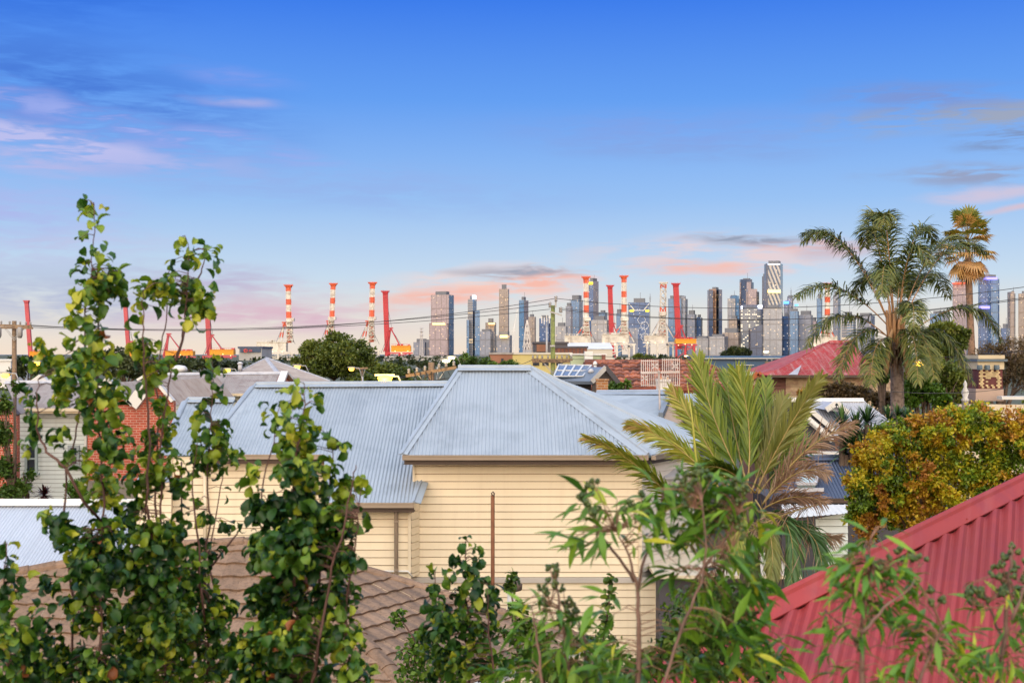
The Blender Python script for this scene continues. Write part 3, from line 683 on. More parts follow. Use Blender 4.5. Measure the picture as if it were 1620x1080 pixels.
crane('striped crane seen through the palm fronds', 1308.5, 449, 1308, 535, 1750, 'w', (1284, 1322, 533, 548), (1290, 1306, 1328), 573, 9, (1308, 510, 1296, 533, 1324, 541))
# ------------------------------------------------------------------ port sheds and mid-distance buildings
def shed(label, x0, x1, y0, y1, D, wall, roofmat, dep=None, rise=0.0, name='warehouse', cat='warehouse', extra=None, par=None):
    dep = dep or (x1 - x0) / F * D * .6
    p, q = P(x0, y0, D), P(x1, y1, D); zt = p.z
    t = thing(name, label, cat, ((p.x + q.x) / 2, D + dep / 2, 0))
    mb = MB(); a = [Vector((p.x, D, 0)), Vector((q.x, D, 0)), Vector((q.x, D + dep, 0)), Vector((p.x, D + dep, 0))]
    prism(mb, a, 0, zt, False); mb.build('wall', wall, t)
    mb = MB(); o = .004 * D * .2
    e = [Vector((p.x - o, D - o, zt)), Vector((q.x + o, D - o, zt)), Vector((q.x + o, D + dep + o, zt)), Vector((p.x - o, D + dep + o, zt))]
    if rise:
        m0, m1 = Vector((p.x - o, D + dep / 2, zt + rise)), Vector((q.x + o, D + dep / 2, zt + rise))
        flat(mb, [e[0], e[1], m1, m0]); flat(mb, [m0, m1, e[2], e[3]]); flat(mb, [e[1], e[2], m1]); flat(mb, [e[3], e[0], m0]); flat(mb, [e[0], e[3], e[2], e[1]])
    else: prism(mb, e, zt, zt + .0015 * D)
    mb.build('roof', roofmat, t)
    if extra:
        for (ex0, ex1, ey0, ey1, em, en, pr) in extra:
            mb = MB(); a, b_ = P(ex0, ey1, D - pr), P(ex1, ey0, D - pr); box(mb, a.x, b_.x, D - pr, D + .1, a.z, b_.z); mb.build(en, em, t)
    return t
gw = surf('shed_grey', (.42, .42, .42), .6, .1, .05); nv_ = surf('shed_navy', (.06, .09, .16), .6); crm = surf('shed_cream', (.62, .58, .50), .7, .1, .1)
ylw = surf('wall_yellow_render', (.60, .50, .20), .8, .1, .2); grn = surf('wall_pale_green', (.48, .55, .36), .8, .08, .2); rust = surf('rust_cladding', (.30, .12, .08), .8, .3, .3, (.18, .08, .06), 1.5)
drk = surf('dark_cladding', (.09, .085, .10), .7, .2, .2); blu = surf('colorbond_blue', (.045, .11, .22), .45, .1, .2, streak=.25); wht = surf('white_cladding', (.75, .74, .72), .6, .08, .2); brn = surf('brown_wall', (.28, .13, .08), .85, .25, .3)
wn = surf('window_dark_glass', (.03, .04, .06), .1, .1)
t = shed('pale grey warehouse with navy top band and red roundel, left of the first striped crane', 378, 414, 551, 566, 1400, gw, nv_, 60, 0, extra=[(380, 412, 551.5, 557, nv_, 'sign_band', 1.5)])
mb = MB(); c = P(388.5, 554.5, 1396); 
tube(mb, [c + Vector((1.9 * math.cos(a), 0, 1.6 * math.sin(a))) for a in [i * math.tau / 14 for i in range(15)]], .5, 5, cap=False); tube(mb, [c + Vector((-.6, 0, 1)), c + Vector((-.6, 0, -1))], .35, 5)
for k in range(3): bar(mb, c + Vector((4 + k * 1.4, 0, -1.2)), c + Vector((4 + k * 1.4, 0, 1.2)), .5)
mb.build('sign_emblem', surf('sign_red', (.7, .08, .06), .5), t)
shed('bright white silo-like shed at the left edge behind the power pole', -20, 17, 571, 590, 260, wht, wht, 10, 0, 'shed', 'shed')
shed('low white port office behind the striped cranes in the middle', 452, 606, 566, 575, 1300, crm, gw, 50, 0)
shed('long low store behind the dark red crane', 600, 720, 566, 575, 1300, gw, gw, 50, 0)
t = shed('long yellow rendered building behind the green pole', 811, 904, 560.5, 580, 230, ylw, crm, 12, 0, 'industrial_building', 'building', [(843, 853, 567, 578, wn, 'window', .15), (858, 868, 569, 578, wn, 'window', .15), (880, 890, 569, 578, wn, 'window', .15)])
shed('pale green flat building right of the yellow one', 903.5, 958, 562, 580, 225, grn, wht, 12, 0, 'industrial_building', 'building', [(925, 938, 555.5, 572, wht, 'square_tank', 2.0), (952, 958, 561, 572, rust, 'brown_door', .4)])
shed('dark flat topped block above the yellow building', 845.5, 898, 543.5, 562, 330, drk, drk, 20, 0, 'industrial_building', 'building', [(849, 866, 545, 556, brn, 'louvre_panel', .3)])
shed('rust brown clad box with vertical ribs above the pale green building', 879, 929, 550.5, 563, 300, rust, drk, 12, 0, 'storage_box', 'building', [(881 + k * 6, 881.8 + k * 6, 551, 562, drk, 'rib', .3) for k in range(8)])
shed('white curved roof hall below the striped cranes', 901, 969, 552, 566, 420, crm, wht, 30, 2.2, 'hall', 'building')
shed('small brown brick shed behind the main ridge', 775, 811, 560.5, 574, 170, brn, surf('tin_old', (.35, .32, .30), .7, .2), 8, 0, 'shed', 'shed', [(793, 796.5, 567, 573, wn, 'window', .1)])
t = shed('long blue metal shed behind the little cream gable', 1118, 1300, 566, 588, 130, blu, blu, 14, 0, 'metal_shed', 'shed', [(1110, 1262, 566.2, 567.3, wht, 'gutter', .5), (1165, 1193, 577, 577.8, wht, 'pipe_rail', .3)])
# ------------------------------------------------------------------ trees
bark = surf('bark_grey_brown', (.16, .11, .08), .9, .3, 3, (.10, .07, .05), 12, bump=.5)
twig = surf('twig_purple_brown', (.13, .065, .05), .8, .3, 8)
LF = {
 'euc': leafm('foliage_olive', [(0, (.045, .075, .015)), (.5, (.13, .18, .026)), (1, (.28, .30, .05))]),
 'dark': leafm('foliage_dark', [(0, (.02, .035, .014)), (.6, (.06, .085, .026)), (1, (.13, .15, .05))]),
 'green': leafm('foliage_green', [(0, (.03, .065, .015)), (.5, (.085, .17, .025)), (1, (.20, .30, .04))]),
 'bright': leafm('foliage_bright', [(0, (.04, .09, .012)), (.5, (.10, .22, .02)), (1, (.22, .36, .04))]),
 'brown': leafm('foliage_dry', [(0, (.07, .05, .02)), (.5, (.20, .13, .06)), (1, (.34, .25, .12))]),
 'autumn': leafm('foliage_yellow_orange', [(0, (.05, .10, .012)), (.2, (.20, .32, .02)), (.4, (.58, .50, .02)), (.6, (.55, .33, .02)), (.8, (.45, .19, .03)), (1, (.30, .12, .04))], .25),
 'pear': leafm('leaf_pear', [(0, (.02, .07, .02)), (.33, (.06, .17, .025)), (.6, (.20, .33, .03)), (.82, (.42, .50, .04)), (.96, (.62, .58, .06)), (1, (.42, .14, .05))], .35, .36),
 'lance': leafm('leaf_lance', [(0, (.05, .15, .03)), (.45, (.15, .34, .045)), (.8, (.34, .54, .05)), (1, (.68, .66, .06))], .35, .35),
 'palm': leafm('leaf_palm', [(0, (.03, .06, .018)), (.5, (.10, .145, .03)), (1, (.26, .26, .06))], .25, .35),
 'palmy': leafm('leaf_palm_yellow', [(0, (.09, .17, .02)), (.4, (.25, .32, .04)), (.7, (.48, .45, .08)), (.85, (.55, .38, .16)), (1, (.55, .34, .24))], .3, .35),
 'dead': leafm('leaf_palm_dead', [(0, (.14, .08, .05)), (.5, (.34, .20, .13)), (1, (.50, .36, .27))], .2, .6),
 'fan': leafm('leaf_fan', [(0, (.08, .14, .03)), (.4, (.26, .28, .05)), (.65, (.55, .32, .08)), (1, (.65, .38, .16))], .3),
 'yucca': leafm('leaf_yucca', [(0, (.02, .06, .02)), (.6, (.06, .15, .04)), (1, (.16, .27, .08))], .15, .3),
 'wine': leafm('leaf_wine', [(0, (.04, .012, .015)), (1, (.16, .04, .04))], .15, .3),
}
def rv():
    while 1:
        v = Vector((U(-1, 1), U(-1, 1), U(-1, 1)))
        if .05 < v.length < 1: return v.normalized()
def leafquad(mb, p, d, nrm, ln, wd, tint):
    s = d.cross(nrm)
    if s.length < 1e-3: return
    s.normalize(); m = p + d * ln * .5
    mb.add([p, m + s * wd * .5, p + d * ln, m - s * wd * .5], [(0, 1, 2, 3)], None, tint)
def lobes_px(D, lobes, dz=1.0):
    out = []
    for l in lobes:
        x, y, rx, ry = l[:4]; dd = l[4] if len(l) > 4 else 0
        c = P(x, y, D + dd); k = (D + dd) / F; out.append((c, Vector((rx * k, rx * k * dz, ry * k))))
    return out
def crown(mb, lobes, n, size, base=.5, spread=.25, leaf=.2, asp=.6, inner=.55):
    tot = sum(r.x * r.z for c, r in lobes)
    for c, r in lobes:
        k = max(8, int(n * r.x * r.z / tot)); bt = base + U(-spread, spread)
        subs = [(rv(), U(-.12, .12)) for _ in range(max(4, int(k / 60)))]   # clumps inside a lobe
        for _ in range(k):
            sd_, st = random.choice(subs)
            v = (sd_ + rv() * U(.1, .55)).normalized() if R() < .85 else rv()
            q = U(inner, 1.0) if R() < .85 else U(.1, 1)
            q *= .86 + .25 * noise.noise(v * 2.3 + c)
            p = c + Vector((v.x * r.x, v.y * r.y, v.z * r.z)) * q
            d = (rv() + v * .5 + Vector((0, 0, -.25))).normalized(); s = size * U(.6, 1.3)
            leafquad(mb, p, d, rv(), s, s * asp, min(1, max(0, bt + st + U(-leaf, leaf))))
def tree(name, label, cat, D, lobes, n, size, mat, group=None, base=.5, spread=.25, trunk=None, **kw):
    lb = lobes_px(D, lobes, kw.pop('dz', 1.0)); c = sum((l[0] for l in lb), Vector((0, 0, 0))) / len(lb)
    bx = trunk if trunk is not None else c.x; limb = kw.pop('limb', 1.0)
    root = Vector((bx, c.y, 0)); t = thing(name, label, cat, tuple(root), group)
    mb = MB(); h = c.z; r = max(.06, h * .035) * (limb ** .5)
    fork = root.lerp(Vector((bx, c.y, max(.3, h * .55))), 1)
    tube(mb, [root, root.lerp(fork, .5) + Vector((r * .4, 0, 0)), fork], [r * 1.25, r, r * .8], 7)
    for q, rr in lb[:9]:
        m = fork.lerp(q, .5) + Vector((U(-.1, .1), U(-.1, .1), .1)) * rr.x
        tube(mb, [fork, m, q], [r * .6 * limb, r * .4 * limb, r * .15 * limb], 5)
        for _ in range(3): tube(mb, [m, q + Vector((rv().x * rr.x, rv().y * rr.y, rv().z * rr.z)) * .7], [r * .25, r * .06], 4)
    mb.build('trunk', bark, t, True)
    mb = MB(); crown(mb, lb, n, size, base, spread, **kw); mb.build('crown', LF[mat], t)
    return t
TG = 'trees between the houses and the port'
tree('round_tree', 'big rounded olive green tree in front of the striped cranes', 'tree', 170, [(535, 545, 30, 24), (500, 560, 32, 26), (568, 562, 28, 28, 2), (475, 577, 18, 16), (520, 578, 36, 20, -3), (555, 585, 30, 18, -3), (545, 560, 24, 24, -5), (515, 556, 20, 18, -4), (485, 553, 14, 14, -2), (585, 580, 14, 22, 2)], 15000, .42, 'euc', TG, .55, .22)
tree('round_tree', 'dark tree mass under the dark red crane beside the rounded olive tree', 'tree', 150, [(610, 585, 22, 13), (632, 588, 22, 11), (595, 594, 18, 12), (575, 600, 24, 10, -3), (620, 598, 40, 8)], 4500, .36, 'euc', TG, .35, .2)
tree('round_tree', 'dark leafy tree right behind the street lamp at the first red crane', 'tree', 150, [(42, 572, 18, 10), (60, 582, 20, 10), (30, 586, 18, 10)], 1800, .4, 'dark', TG, .35)
tree('round_tree', 'wide grey green tree between the leafy shoots, before the second faded crane', 'tree', 140, [(165, 568, 22, 16), (186, 562, 18, 14), (212, 566, 22, 14), (232, 575, 22, 16), (185, 582, 36, 16), (225, 590, 30, 12)], 5200, .34, 'dark', TG, .55)
tree('round_tree', 'low dark trees below the yellow crane houses on the left', 'tree', 160, [(285, 574, 22, 8), (315, 576, 22, 9), (345, 574, 22, 9), (372, 577, 18, 8), (262, 578, 18, 9)], 3800, .34, 'dark', TG, .5)
tree('round_tree', 'green hedge trees behind the left part of the main ridge', 'tree', 120, [(715, 574, 16, 9), (735, 568, 14, 10), (752, 571, 14, 9), (772, 574, 14, 9), (745, 580, 30, 9), (790, 579, 16, 6)], 3600, .26, 'green', TG, .4)
tree('round_tree', 'clipped bright hedge tree directly behind the main ridge top', 'tree', 100, [(800, 577, 10, 6), (812, 574, 11, 6), (780, 578, 10, 5)], 1300, .2, 'green', TG, .6)
tree('round_tree', 'round dark tree rising above the terracotta roof', 'tree', 90, [(1014, 567, 15, 8), (1030, 569, 14, 8), (1003, 573, 10, 7), (1020, 578, 20, 8)], 3000, .2, 'euc', TG, .4)
tree('round_tree', 'dark sprawling tree above the long blue shed', 'tree', 170, [(1165, 555, 14, 9), (1150, 560, 12, 8), (1180, 558, 10, 9), (1165, 566, 22, 8)], 3000, .32, 'dark', TG, .45)
tree('round_tree', 'small far tree by the blue crane house near the radio mast', 'tree', 300, [(655, 573, 12, 5), (672, 575, 14, 4), (690, 576, 14, 4)], 1200, .4, 'dark', TG, .4)
tree('round_tree', 'olive bushy tree behind the fan palm stem', 'tree', 90, [(1495, 520, 26, 14), (1475, 528, 18, 14), (1515, 530, 22, 16), (1500, 545, 34, 22), (1480, 560, 26, 22)], 6500, .24, 'euc', TG, .5)
tree('round_tree', 'thin brownish casuarina at the right edge behind the chimney', 'tree', 62, [(1565, 560, 26, 22), (1600, 555, 30, 26), (1590, 585, 40, 26), (1540, 580, 24, 24), (1620, 590, 30, 36)], 9000, .2, 'brown', TG, .35, asp=.2)
tree('round_tree', 'grey green gum behind the queen palm trunk', 'tree', 60, [(1470, 580, 26, 20), (1500, 590, 24, 24), (1450, 600, 26, 24), (1490, 620, 30, 20), (1520, 610, 22, 30)], 7500, .17, 'euc', TG, .6)
tree('round_tree', 'bright green leafy shrub right of the queen palm trunk', 'shrub', 46, [(1448, 608, 18, 20), (1470, 620, 26, 18), (1440, 630, 20, 16), (1462, 600, 16, 14), (1485, 632, 20, 16)], 5500, .13, 'bright', None, .35)
tree('climbing_shrub', 'ivy clad column left of the queen palm trunk', 'shrub', 47, [(1396, 570, 9, 22), (1400, 590, 10, 18), (1392, 596, 8, 12)], 1900, .13, 'green', None, .3)
tree('hedge_shrub', 'brownish hedge below the weathered house with the red roof', 'shrub', 48, [(1305, 618, 22, 14), (1335, 615, 24, 14), (1365, 622, 26, 14), (1395, 630, 24, 14), (1320, 628, 30, 12)], 5200, .13, 'brown', None, .3, .1)
tree('creeper_shrub', 'orange leaved creeper on the corner of the weathered house', 'shrub', 50, [(1278, 618, 9, 8), (1268, 622, 6, 6)], 500, .14, 'autumn', None, .8, .1)
tree('small_shrub', 'small green shrub before the dark gable with solar panels', 'shrub', 44, [(975, 612, 12, 7), (990, 608, 8, 6)], 700, .14, 'green')
tree('small_shrub', 'little feathery shrub before the cream gable', 'shrub', 44, [(1207, 618, 10, 12), (1203, 606, 5, 8)], 700, .12, 'green')
tree('wall_creeper', 'loose green creeper in front of the brick gable at the left edge', 'shrub', 38, [(8, 640, 16, 20), (5, 690, 20, 26), (10, 740, 22, 26), (18, 780, 24, 20), (38, 770, 14, 14), (24, 612, 8, 14), (46, 750, 12, 10)], 4200, .12, 'green', None, .4, .2, inner=.2)
tree('small_shrub', 'bright green shrub at the foot of the white weatherboard house', 'shrub', 40, [(118, 770, 15, 14), (128, 785, 14, 12), (112, 790, 12, 10)], 1300, .12, 'bright')
# far tree belt that reads as one mass
mb = MB()
for i in range(150):
    D = U(420, 1250); px = U(-80, 1700); c = G(px, D, U(1.5, 3.5)); r = Vector((U(5, 12), U(5, 12), U(2, 3.6))) 
    crown(mb, [(c, r)], 60, 2.2, .4, .3)
tag(mb.build('far_tree_belt', LF['dark']), 'low dark belt of far trees along the foot of the port', 'tree belt', kind='stuff')
# neighbourhood greenery that fills the ground between houses
mb = MB()
for i in range(190):
    D = U(60, 400); px = U(-60, 1680); h = U(1.0, min(5.2, 7 - 14.0 * D / F - .3) if D < 300 else 3.5)
    c = G(px, D, h * .55); crown(mb, [(c, Vector((U(1.5, 4), U(1.5, 4), h * .5)))], 130, .45, .4, .3)
tag(mb.build('garden_undergrowth', LF['euc']), 'dark garden greenery filling the gaps between the far roofs', 'undergrowth', kind='stuff')

# ------------------------------------------------------------------ poles, wires, lamps
wood = surf('pole_timber', (.30, .20, .12), .9, .25, 2, (.16, .11, .08), 8); woodg = surf('pole_treated_green', (.26, .30, .09), .85, .2, 1.5, (.16, .17, .08), 6)
cer = surf('insulator_grey', (.35, .33, .32), .4); steel = surf('galvanised_steel', (.42, .42, .42), .45, .15, 3, metal=.3); wire = surf('wire_black', (.03, .03, .035), .6)
lampm = emit('sodium_lamp', (1, .55, .06), 4); lampw = emit('white_flood', (1, .86, .45), 8)
def pole(label, x, yt, D, w, mat, arms, extra=None):
    t = thing('power_pole', label, 'power pole', tuple(G(x, D)))
    k = D / F; mb = MB(); tube(mb, [G(x, D), P(x, yt, D)], [w * k * .58, w * k * .45], 10); mb.build('pole', mat, t, True)
    for (x0, x1, y, y2, ins) in arms:
        mb = MB(); a, b_ = P(x0, y, D - .22), P(x1, y2, D - .22); bar(mb, a, b_, .1, .12); mb.build('crossarm', wood, t)
        mb = MB()
        for s in (-1, 1):
            e = P(x, (y + y2) / 2, D - .22) + Vector((s * abs(b_.x - a.x) * .28, 0, 0)); e.z = a.lerp(b_, (e.x - a.x) / (b_.x - a.x)).z
            bar(mb, e, P(x, (y + y2) / 2, D - .2) + Vector((0, 0, -.75)), .03)
        mb.build('arm_brace', steel, t)
        for f_ in ins:
            q = a.lerp(b_, f_); mb = MB(); lathe(mb, q + Vector((0, 0, .07)), [(.03, 0), (.07, .05), (.04, .1), (.07, .14), (.03, .2)], 8); mb.build('insulator', cer, t, True)
    if extra: extra(t, k)
    return t
def tr1(t, k):
    for x in (31.5, -2):
        mb = MB(); lathe(mb, P(x, 532, 74.7), [(.1, -.1), (.16, .05), (.16, .45), (.1, .55)], 10); mb.build('fuse_drum', cer, t, True)
pole('brown timber power pole with double crossarm at the left edge', 22.6, 507.5, 75, 7.6, wood, [(-10, 50, 514, 516, (.05, .2, .42, .7, .85, .97)), (-6, 52, 518, 519, ())], tr1)
def tr2(t, k):
    mb = MB(); q = P(875, 482, 74.8); bar(mb, P(870, 493, 74.8), P(888.5, 498.5, 74.7), .09); bar(mb, P(879, 486, 74.8), P(879.5, 471, 74.8), .1); bar(mb, P(885, 494, 74.8), P(885.2, 486, 74.8), .05)
    mb.build('head_bracket', steel, t)
    for x, y in ((879.5, 474), (887.5, 492), (870, 484)):
        mb = MB(); lathe(mb, P(x, y, 74.7), [(.04, -.1), (.11, -.05), (.05, 0), (.11, .05), (.05, .1), (.11, .15), (.04, .25)], 8); mb.build('insulator', cer, t, True)
    mb = MB(); bar(mb, P(870, 547, 74.65), P(878, 547, 74.65), .25, .1); mb.build('pole_band', steel, t)
    for s in (-1, 1):
        mb = MB(); p = [P(874.5 + s * 4, 569, 74.5), P(874.5 + s * 14, 566 + 9, 74.5), P(874.5 + s * 22, 570, 74.5)]; tube(mb, p, .02, 5); mb.build('cable_loop', wire, t)
pole('tall green treated power pole standing before the city skyline', 874.7, 483, 75, 7.6, woodg, [(841, 906, 569, 569, (.03, .14, .26, .4, .62, .74, .86, .97)), (842, 902, 572, 572, ())], tr2)
def tr3(t, k):
    for i in range(7):
        mb = MB(); x = 655 + i * 9; tube(mb, [P(x, 588, 49.7), P(x + U(-2, 6), 597 + U(0, 5), 49.7), P(682, 603, 49.7)], .018, 5); mb.build('service_cable', wire, t)
pole('short stub of a dark power pole with tilted crossarm behind the left ridge', 682.5, 573, 50, 11, wood, [(642, 722, 594.5, 581, (.06, .22, .38, .66, .8, .95))], tr3)
pole('small thin pole behind the low lamp left of the stub pole', 573, 582, 90, 3.5, wood, [(564, 582, 583, 582, ())])
pole('small timber pole with crossarm before the blue shed', 1228, 571, 100, 4, wood, [(1210, 1246, 573, 574, (.1, .3, .7, .9))])
t = thing('telecom_mast', 'slender grey telecom mast with panel antennas left of the green pole', 'mast', tuple(G(865, 300)))
mb = MB(); tube(mb, [G(865, 300), P(865, 503, 300)], [.35, .2], 8); mb.build('mast', steel, t, True)
for x, y in ((857, 504), (861, 506), (869, 504), (865, 502)):
    mb = MB(); p = P(x, y, 299); bar(mb, p + Vector((0, 0, -1.1)), p + Vector((0, 0, .6)), .35, .2); mb.build('panel_antenna', wht, t)
mb = MB(); bar(mb, P(856, 506, 299.5), P(870, 506, 299.5), .15); mb.build('antenna_bracket', steel, t)
def cable(label, a, b_, sag, r=.016, group='power lines'):
    n = 24; pts = [a.lerp(b_, i / n) - Vector((0, 0, sag * 4 * (i / n) * (1 - i / n))) for i in range(n + 1)]
    mb = MB(); tube(mb, pts, r, 4, cap=False); return tag(mb.build('power_line', wire), label, 'power line', group)
cable('highest wire from the left edge pole up to the top of the green pole', P(48, 514, 75), P(879, 472, 75), .95, .018)
cable('middle wire running from the left edge pole to the green pole', P(40, 515, 75), P(868, 481, 75), .72, .018)
cable('lower wire running from the left edge pole to the green pole', P(36, 517, 75), P(870, 489, 75), .62, .018)
cable('highest wire from the green pole across the skyline to the right edge', P(879.5, 472, 75), P(1700, 442, 62), .95, .018)
cable('second wire from the green pole across the skyline to the right edge', P(888, 490, 75), P(1700, 458, 62), 1.0, .018)
cable('third wire from the green pole, sagging close under the second', P(884, 487, 75), P(1700, 461, 61), 1.0, .016)
cable('wire crossing low before the port cranes right of the green pole', P(905, 561, 75), P(1420, 566, 95), .3, .018)
cable('lowest wire right of the green pole, over the blue shed', P(905, 568, 75), P(1420, 563, 60), .1, .018)
cable('wire from the stub pole up to the green pole crossarm', P(720, 582, 50), P(842, 569, 75), .3, .018)
cable('long low wire from the stub pole toward the small thin pole', P(644, 594, 50), P(573, 583, 90), .3, .018)
cable('wire from the stub pole running left behind the ridge', P(655, 592, 50), P(430, 604, 60), .5, .016)
cable('white service wire crossing the trunk of the queen palm', P(1400, 618, 40), P(1620, 610, 42), .15, .012)
cable('thin wire crossing before the ornate chimney', P(1360, 566, 60), P(1700, 545, 50), .2, .014)
def lamp(label, x, y, D, side=1, size=.5, hot=lampm, drop=None):
    t = thing('street_lamp', label, 'street lamp', tuple(G(x + side * 26 * 60 / D, D)), 'lit street lamps')
    q = P(x, y, D); bx = G(x + side * 26 * 60 / D, D)
    mb = MB(); tube(mb, [bx, Vector((bx.x, bx.y, q.z - .5))], [.09, .06], 7); mb.build('post', steel, t, True)
    mb = MB(); tube(mb, [Vector((bx.x, bx.y, q.z - .5)), Vector((bx.x - (bx.x - q.x) * .35, bx.y, q.z + .1)), q + Vector((0, 0, .1))], .035, 6); mb.build('arm', steel, t, True)
    mb = MB(); bar(mb, q + Vector((-size * .5, 0, .14)), q + Vector((size * .5, 0, .14)), .22, .08); mb.build('lamp_housing', steel, t)
    mb = MB(); lathe(mb, q, [(size * .12, -.12), (size * .32, -.08), (size * .38, .04), (size * .3, .09)], 12); mb.build('lens', hot, t, True)
    return t
lamp('glowing lamp in front of the grey hip roof, left of the rounded tree', 470, 581, 75)
lamp('glowing lamp on the arm of the small thin pole by the rounded tree', 556, 584, 88, 1)
lamp('brightest, broad yellow lamp just above the left ridge of the main house', 609, 599, 48, 1, .75)
pl_ = bpy.data.objects.new('lamp_light', bpy.data.lights.new('lamp_light', 'POINT')); COL.objects.link(pl_); pl_.location = P(609, 599.5, 47.8) - Vector((0, .4, .25)); pl_.data.energy = 260; pl_.data.color = (1, .62, .15); pl_.data.shadow_soft_size = .3
lamp('white yellow star like lamp above the stub pole', 706, 571, 110, -1, .9, lampw)
lamp('second star like lamp beside the one above the stub pole', 714, 566, 112, 1, .8, lampw)
lamp('glowing lamp beneath the first faded crane at the left', 58, 575, 75)
lamp('small glowing lamp behind the leaves of the tallest shoot', 98, 581, 85)
lamp('low glowing lamp at the foot of the left edge pole', 8, 594, 60, 1)
lamp('glowing lamp over the long corrugated roof, left of the hip roof', 360, 586, 85)
lamp('white star like lamp over the long blue shed', 1212, 556.5, 260, 1, 1.5, lampw)
lamp('yellow floodlight lamp at the feet of the rightmost red crane', 1086, 563, 420, 1, 1.8, lampw)
lamp('glowing lamp right of the queen palm trunk', 1455, 575, 55, -1, .5)

# ------------------------------------------------------------------ houses: materials
tin = surf('roof_shale_grey', (.37, .43, .50), .42, .10, .35, (.31, .365, .43), 1.2, streak=.35, streakc=(.45, .50, .56), spec=.6, tintvar=.045)
tinold = surf('roof_old_galvanised', (.40, .35, .33), .6, .15, .5, (.30, .24, .22), 2.0, streak=.6, streakc=(.24, .20, .19))
tinpale = surf('roof_pale_galvanised', (.55, .55, .58), .5, .08, .5, (.46, .46, .5), 2.0, streak=.3)
navy = surf('roof_navy_metal', (.075, .10, .17), .4, .08, .5, streak=.25, streakc=(.11, .14, .21))
redm = surf('roof_red_metal', (.33, .036, .036), .6, .14, .9, (.27, .03, .04), 2.5, streak=.6, streakc=(.36, .085, .085), bump=.15)
peel = surf('roof_peeling_red', (.40, .025, .025), .7, .25, .8, (.42, .12, .10), 7, streak=.6, streakc=(.55, .38, .36))
clay = surf('tile_brown', (.31, .195, .125), .85, .14, 1.2, (.22, .14, .09), 14, tintvar=.16, bump=.6)
terra = surf('tile_terracotta', (.36, .12, .06), .75, .3, .8, (.13, .05, .045), 7, tintvar=.65)
creamw = surf('weatherboard_cream', (.90, .77, .56), .6, .05, .7, tintvar=.035, streak=.3, streakc=(.74, .60, .42)); LAP_SHADE['weatherboard_cream'] = surf('lap_shadow_tan', (.36, .20, .10), .9)  # tan notch colour is the painted shadow under each board lap
whitew = surf('weatherboard_white', (.72, .78, .76), .6, .05, .7, tintvar=.05, streak=.25, streakc=(.52, .55, .50)); LAP_SHADE['weatherboard_white'] = surf('lap_shadow_grey', (.20, .20, .20), .9)  # grey notch colour paints the lap shadow on white boards
oldw = surf('weatherboard_weathered', (.42, .28, .22), .85, .25, 1.0, (.62, .55, .46), 3.0, tintvar=.2)
gutm = surf('gutter_taupe', (.36, .28, .21), .4, .08, 1.0); fasm = surf('fascia_brown', (.105, .07, .055), .5, .1, 1.0)
trimw = surf('trim_cream', (.80, .68, .50), .55, .06, 1.0); trimwh = surf('trim_white', (.78, .76, .72), .55, .06, 1.0)
brk = brickm('brick_red', (.56, .10, .05), (.44, .075, .04), (.58, .36, .28)); brko = brickm('brick_orange', (.55, .24, .07), (.40, .15, .05), (.5, .4, .3))
glass = surf('window_glass', (.05, .07, .09), .08, .2, 1.0, spec=.9); rustp = surf('rusty_pipe', (.22, .085, .04), .8, .25, 4)
def part(fn, name, mat, t, smooth=False):
    mb = MB(); fn(mb); return mb.build(name, mat, t, smooth)

# ------------------------------------------------------------------ the main cream weatherboard house
K1 = .524
RL, RR = P(728, 583, 29.1), P(840, 583, 29.1)
EL, ER, BR = P(637, 720, 25.8), P(1025, 720, 25.8), P(1100, 707, 28.09); EL.z = ER.z = BR.z = 4.936
BL = Vector((-1.9, 32.4, 4.936)); BR2 = Vector((5.0, 32.4, 4.936))
t = thing('weatherboard_house', 'cream weatherboard house with pale blue grey corrugated hip roofs, largest in view', 'house', (0, 27, 0))
pl2 = roofpl(450, 719, 27.3, .45)
def clipup(pts): return pts
part(lambda m: sheet(m, [RL, RR, ER, EL]), 'front_hip_roof', tin, t, True)
part(lambda m: sheet(m, [RR, BR, ER]), 'right_hip_roof', tin, t, True)
part(lambda m: (sheet(m, [RR, RL, BL, BR2]), sheet(m, [RR, BR2, BR])), 'rear_roof', tin, t, True)
Rp = on(pl2, [(405, 609.5), (714, 607.5), (690, 640), (657, 700), (653, 757), (667, 762), (655, 795), (513, 795), (513, 719), (318, 719)])
part(lambda m: sheet(m, Rp), 'left_roof', tin, t, True)
lft = on(pl2, [(297, 633), (400, 633), (400, 719.5), (257, 719.5)]); pl3 = roofpl(330, 719.5, 27.55, .45)
part(lambda m: sheet(m, on(pl3, [(297, 633), (372, 633), (340, 719.5), (257, 719.5)])), 'low_left_roof', tin, t, True)
# ridge, hip and verge cappings
part(lambda m: ridge(m, RL + Vector((-.05, 0, 0)), RR, .2, .045), 'ridge_cap', tin, t)
part(lambda m: ridge(m, RR, ER, .17, .035), 'hip_cap', tin, t)
part(lambda m: ridge(m, RR, BR, .17, .035), 'hip_cap', tin, t)
part(lambda m: ridge(m, RL, EL + Vector((0, 0, .02)), .1, .02, .02), 'verge_flashing', tin, t)
part(lambda m: ridge(m, Rp[0], Rp[1], .2, .045), 'ridge_cap', tin, t)
part(lambda m: ridge(m, Rp[0], Rp[9], .17, .035), 'hip_cap', tin, t)
part(lambda m: ridge(m, Rp[5], Rp[6], .14, .02, .03), 'verge_flashing', tin, t)
q3 = on(pl3, [(297, 633), (372, 633), (257, 719.5)])
part(lambda m: ridge(m, q3[0], q3[1], .2, .04), 'ridge_cap', tin, t); part(lambda m: ridge(m, q3[0], q3[2], .15, .035), 'hip_cap', tin, t)
rb = [Rp[0], Rp[1], Rp[1] + Vector((0, 4, -1.8)), Rp[0] + Vector((-1.5, 4, -1.8))]
part(lambda m: sheet(m, rb), 'rear_roof', tin, t, True)
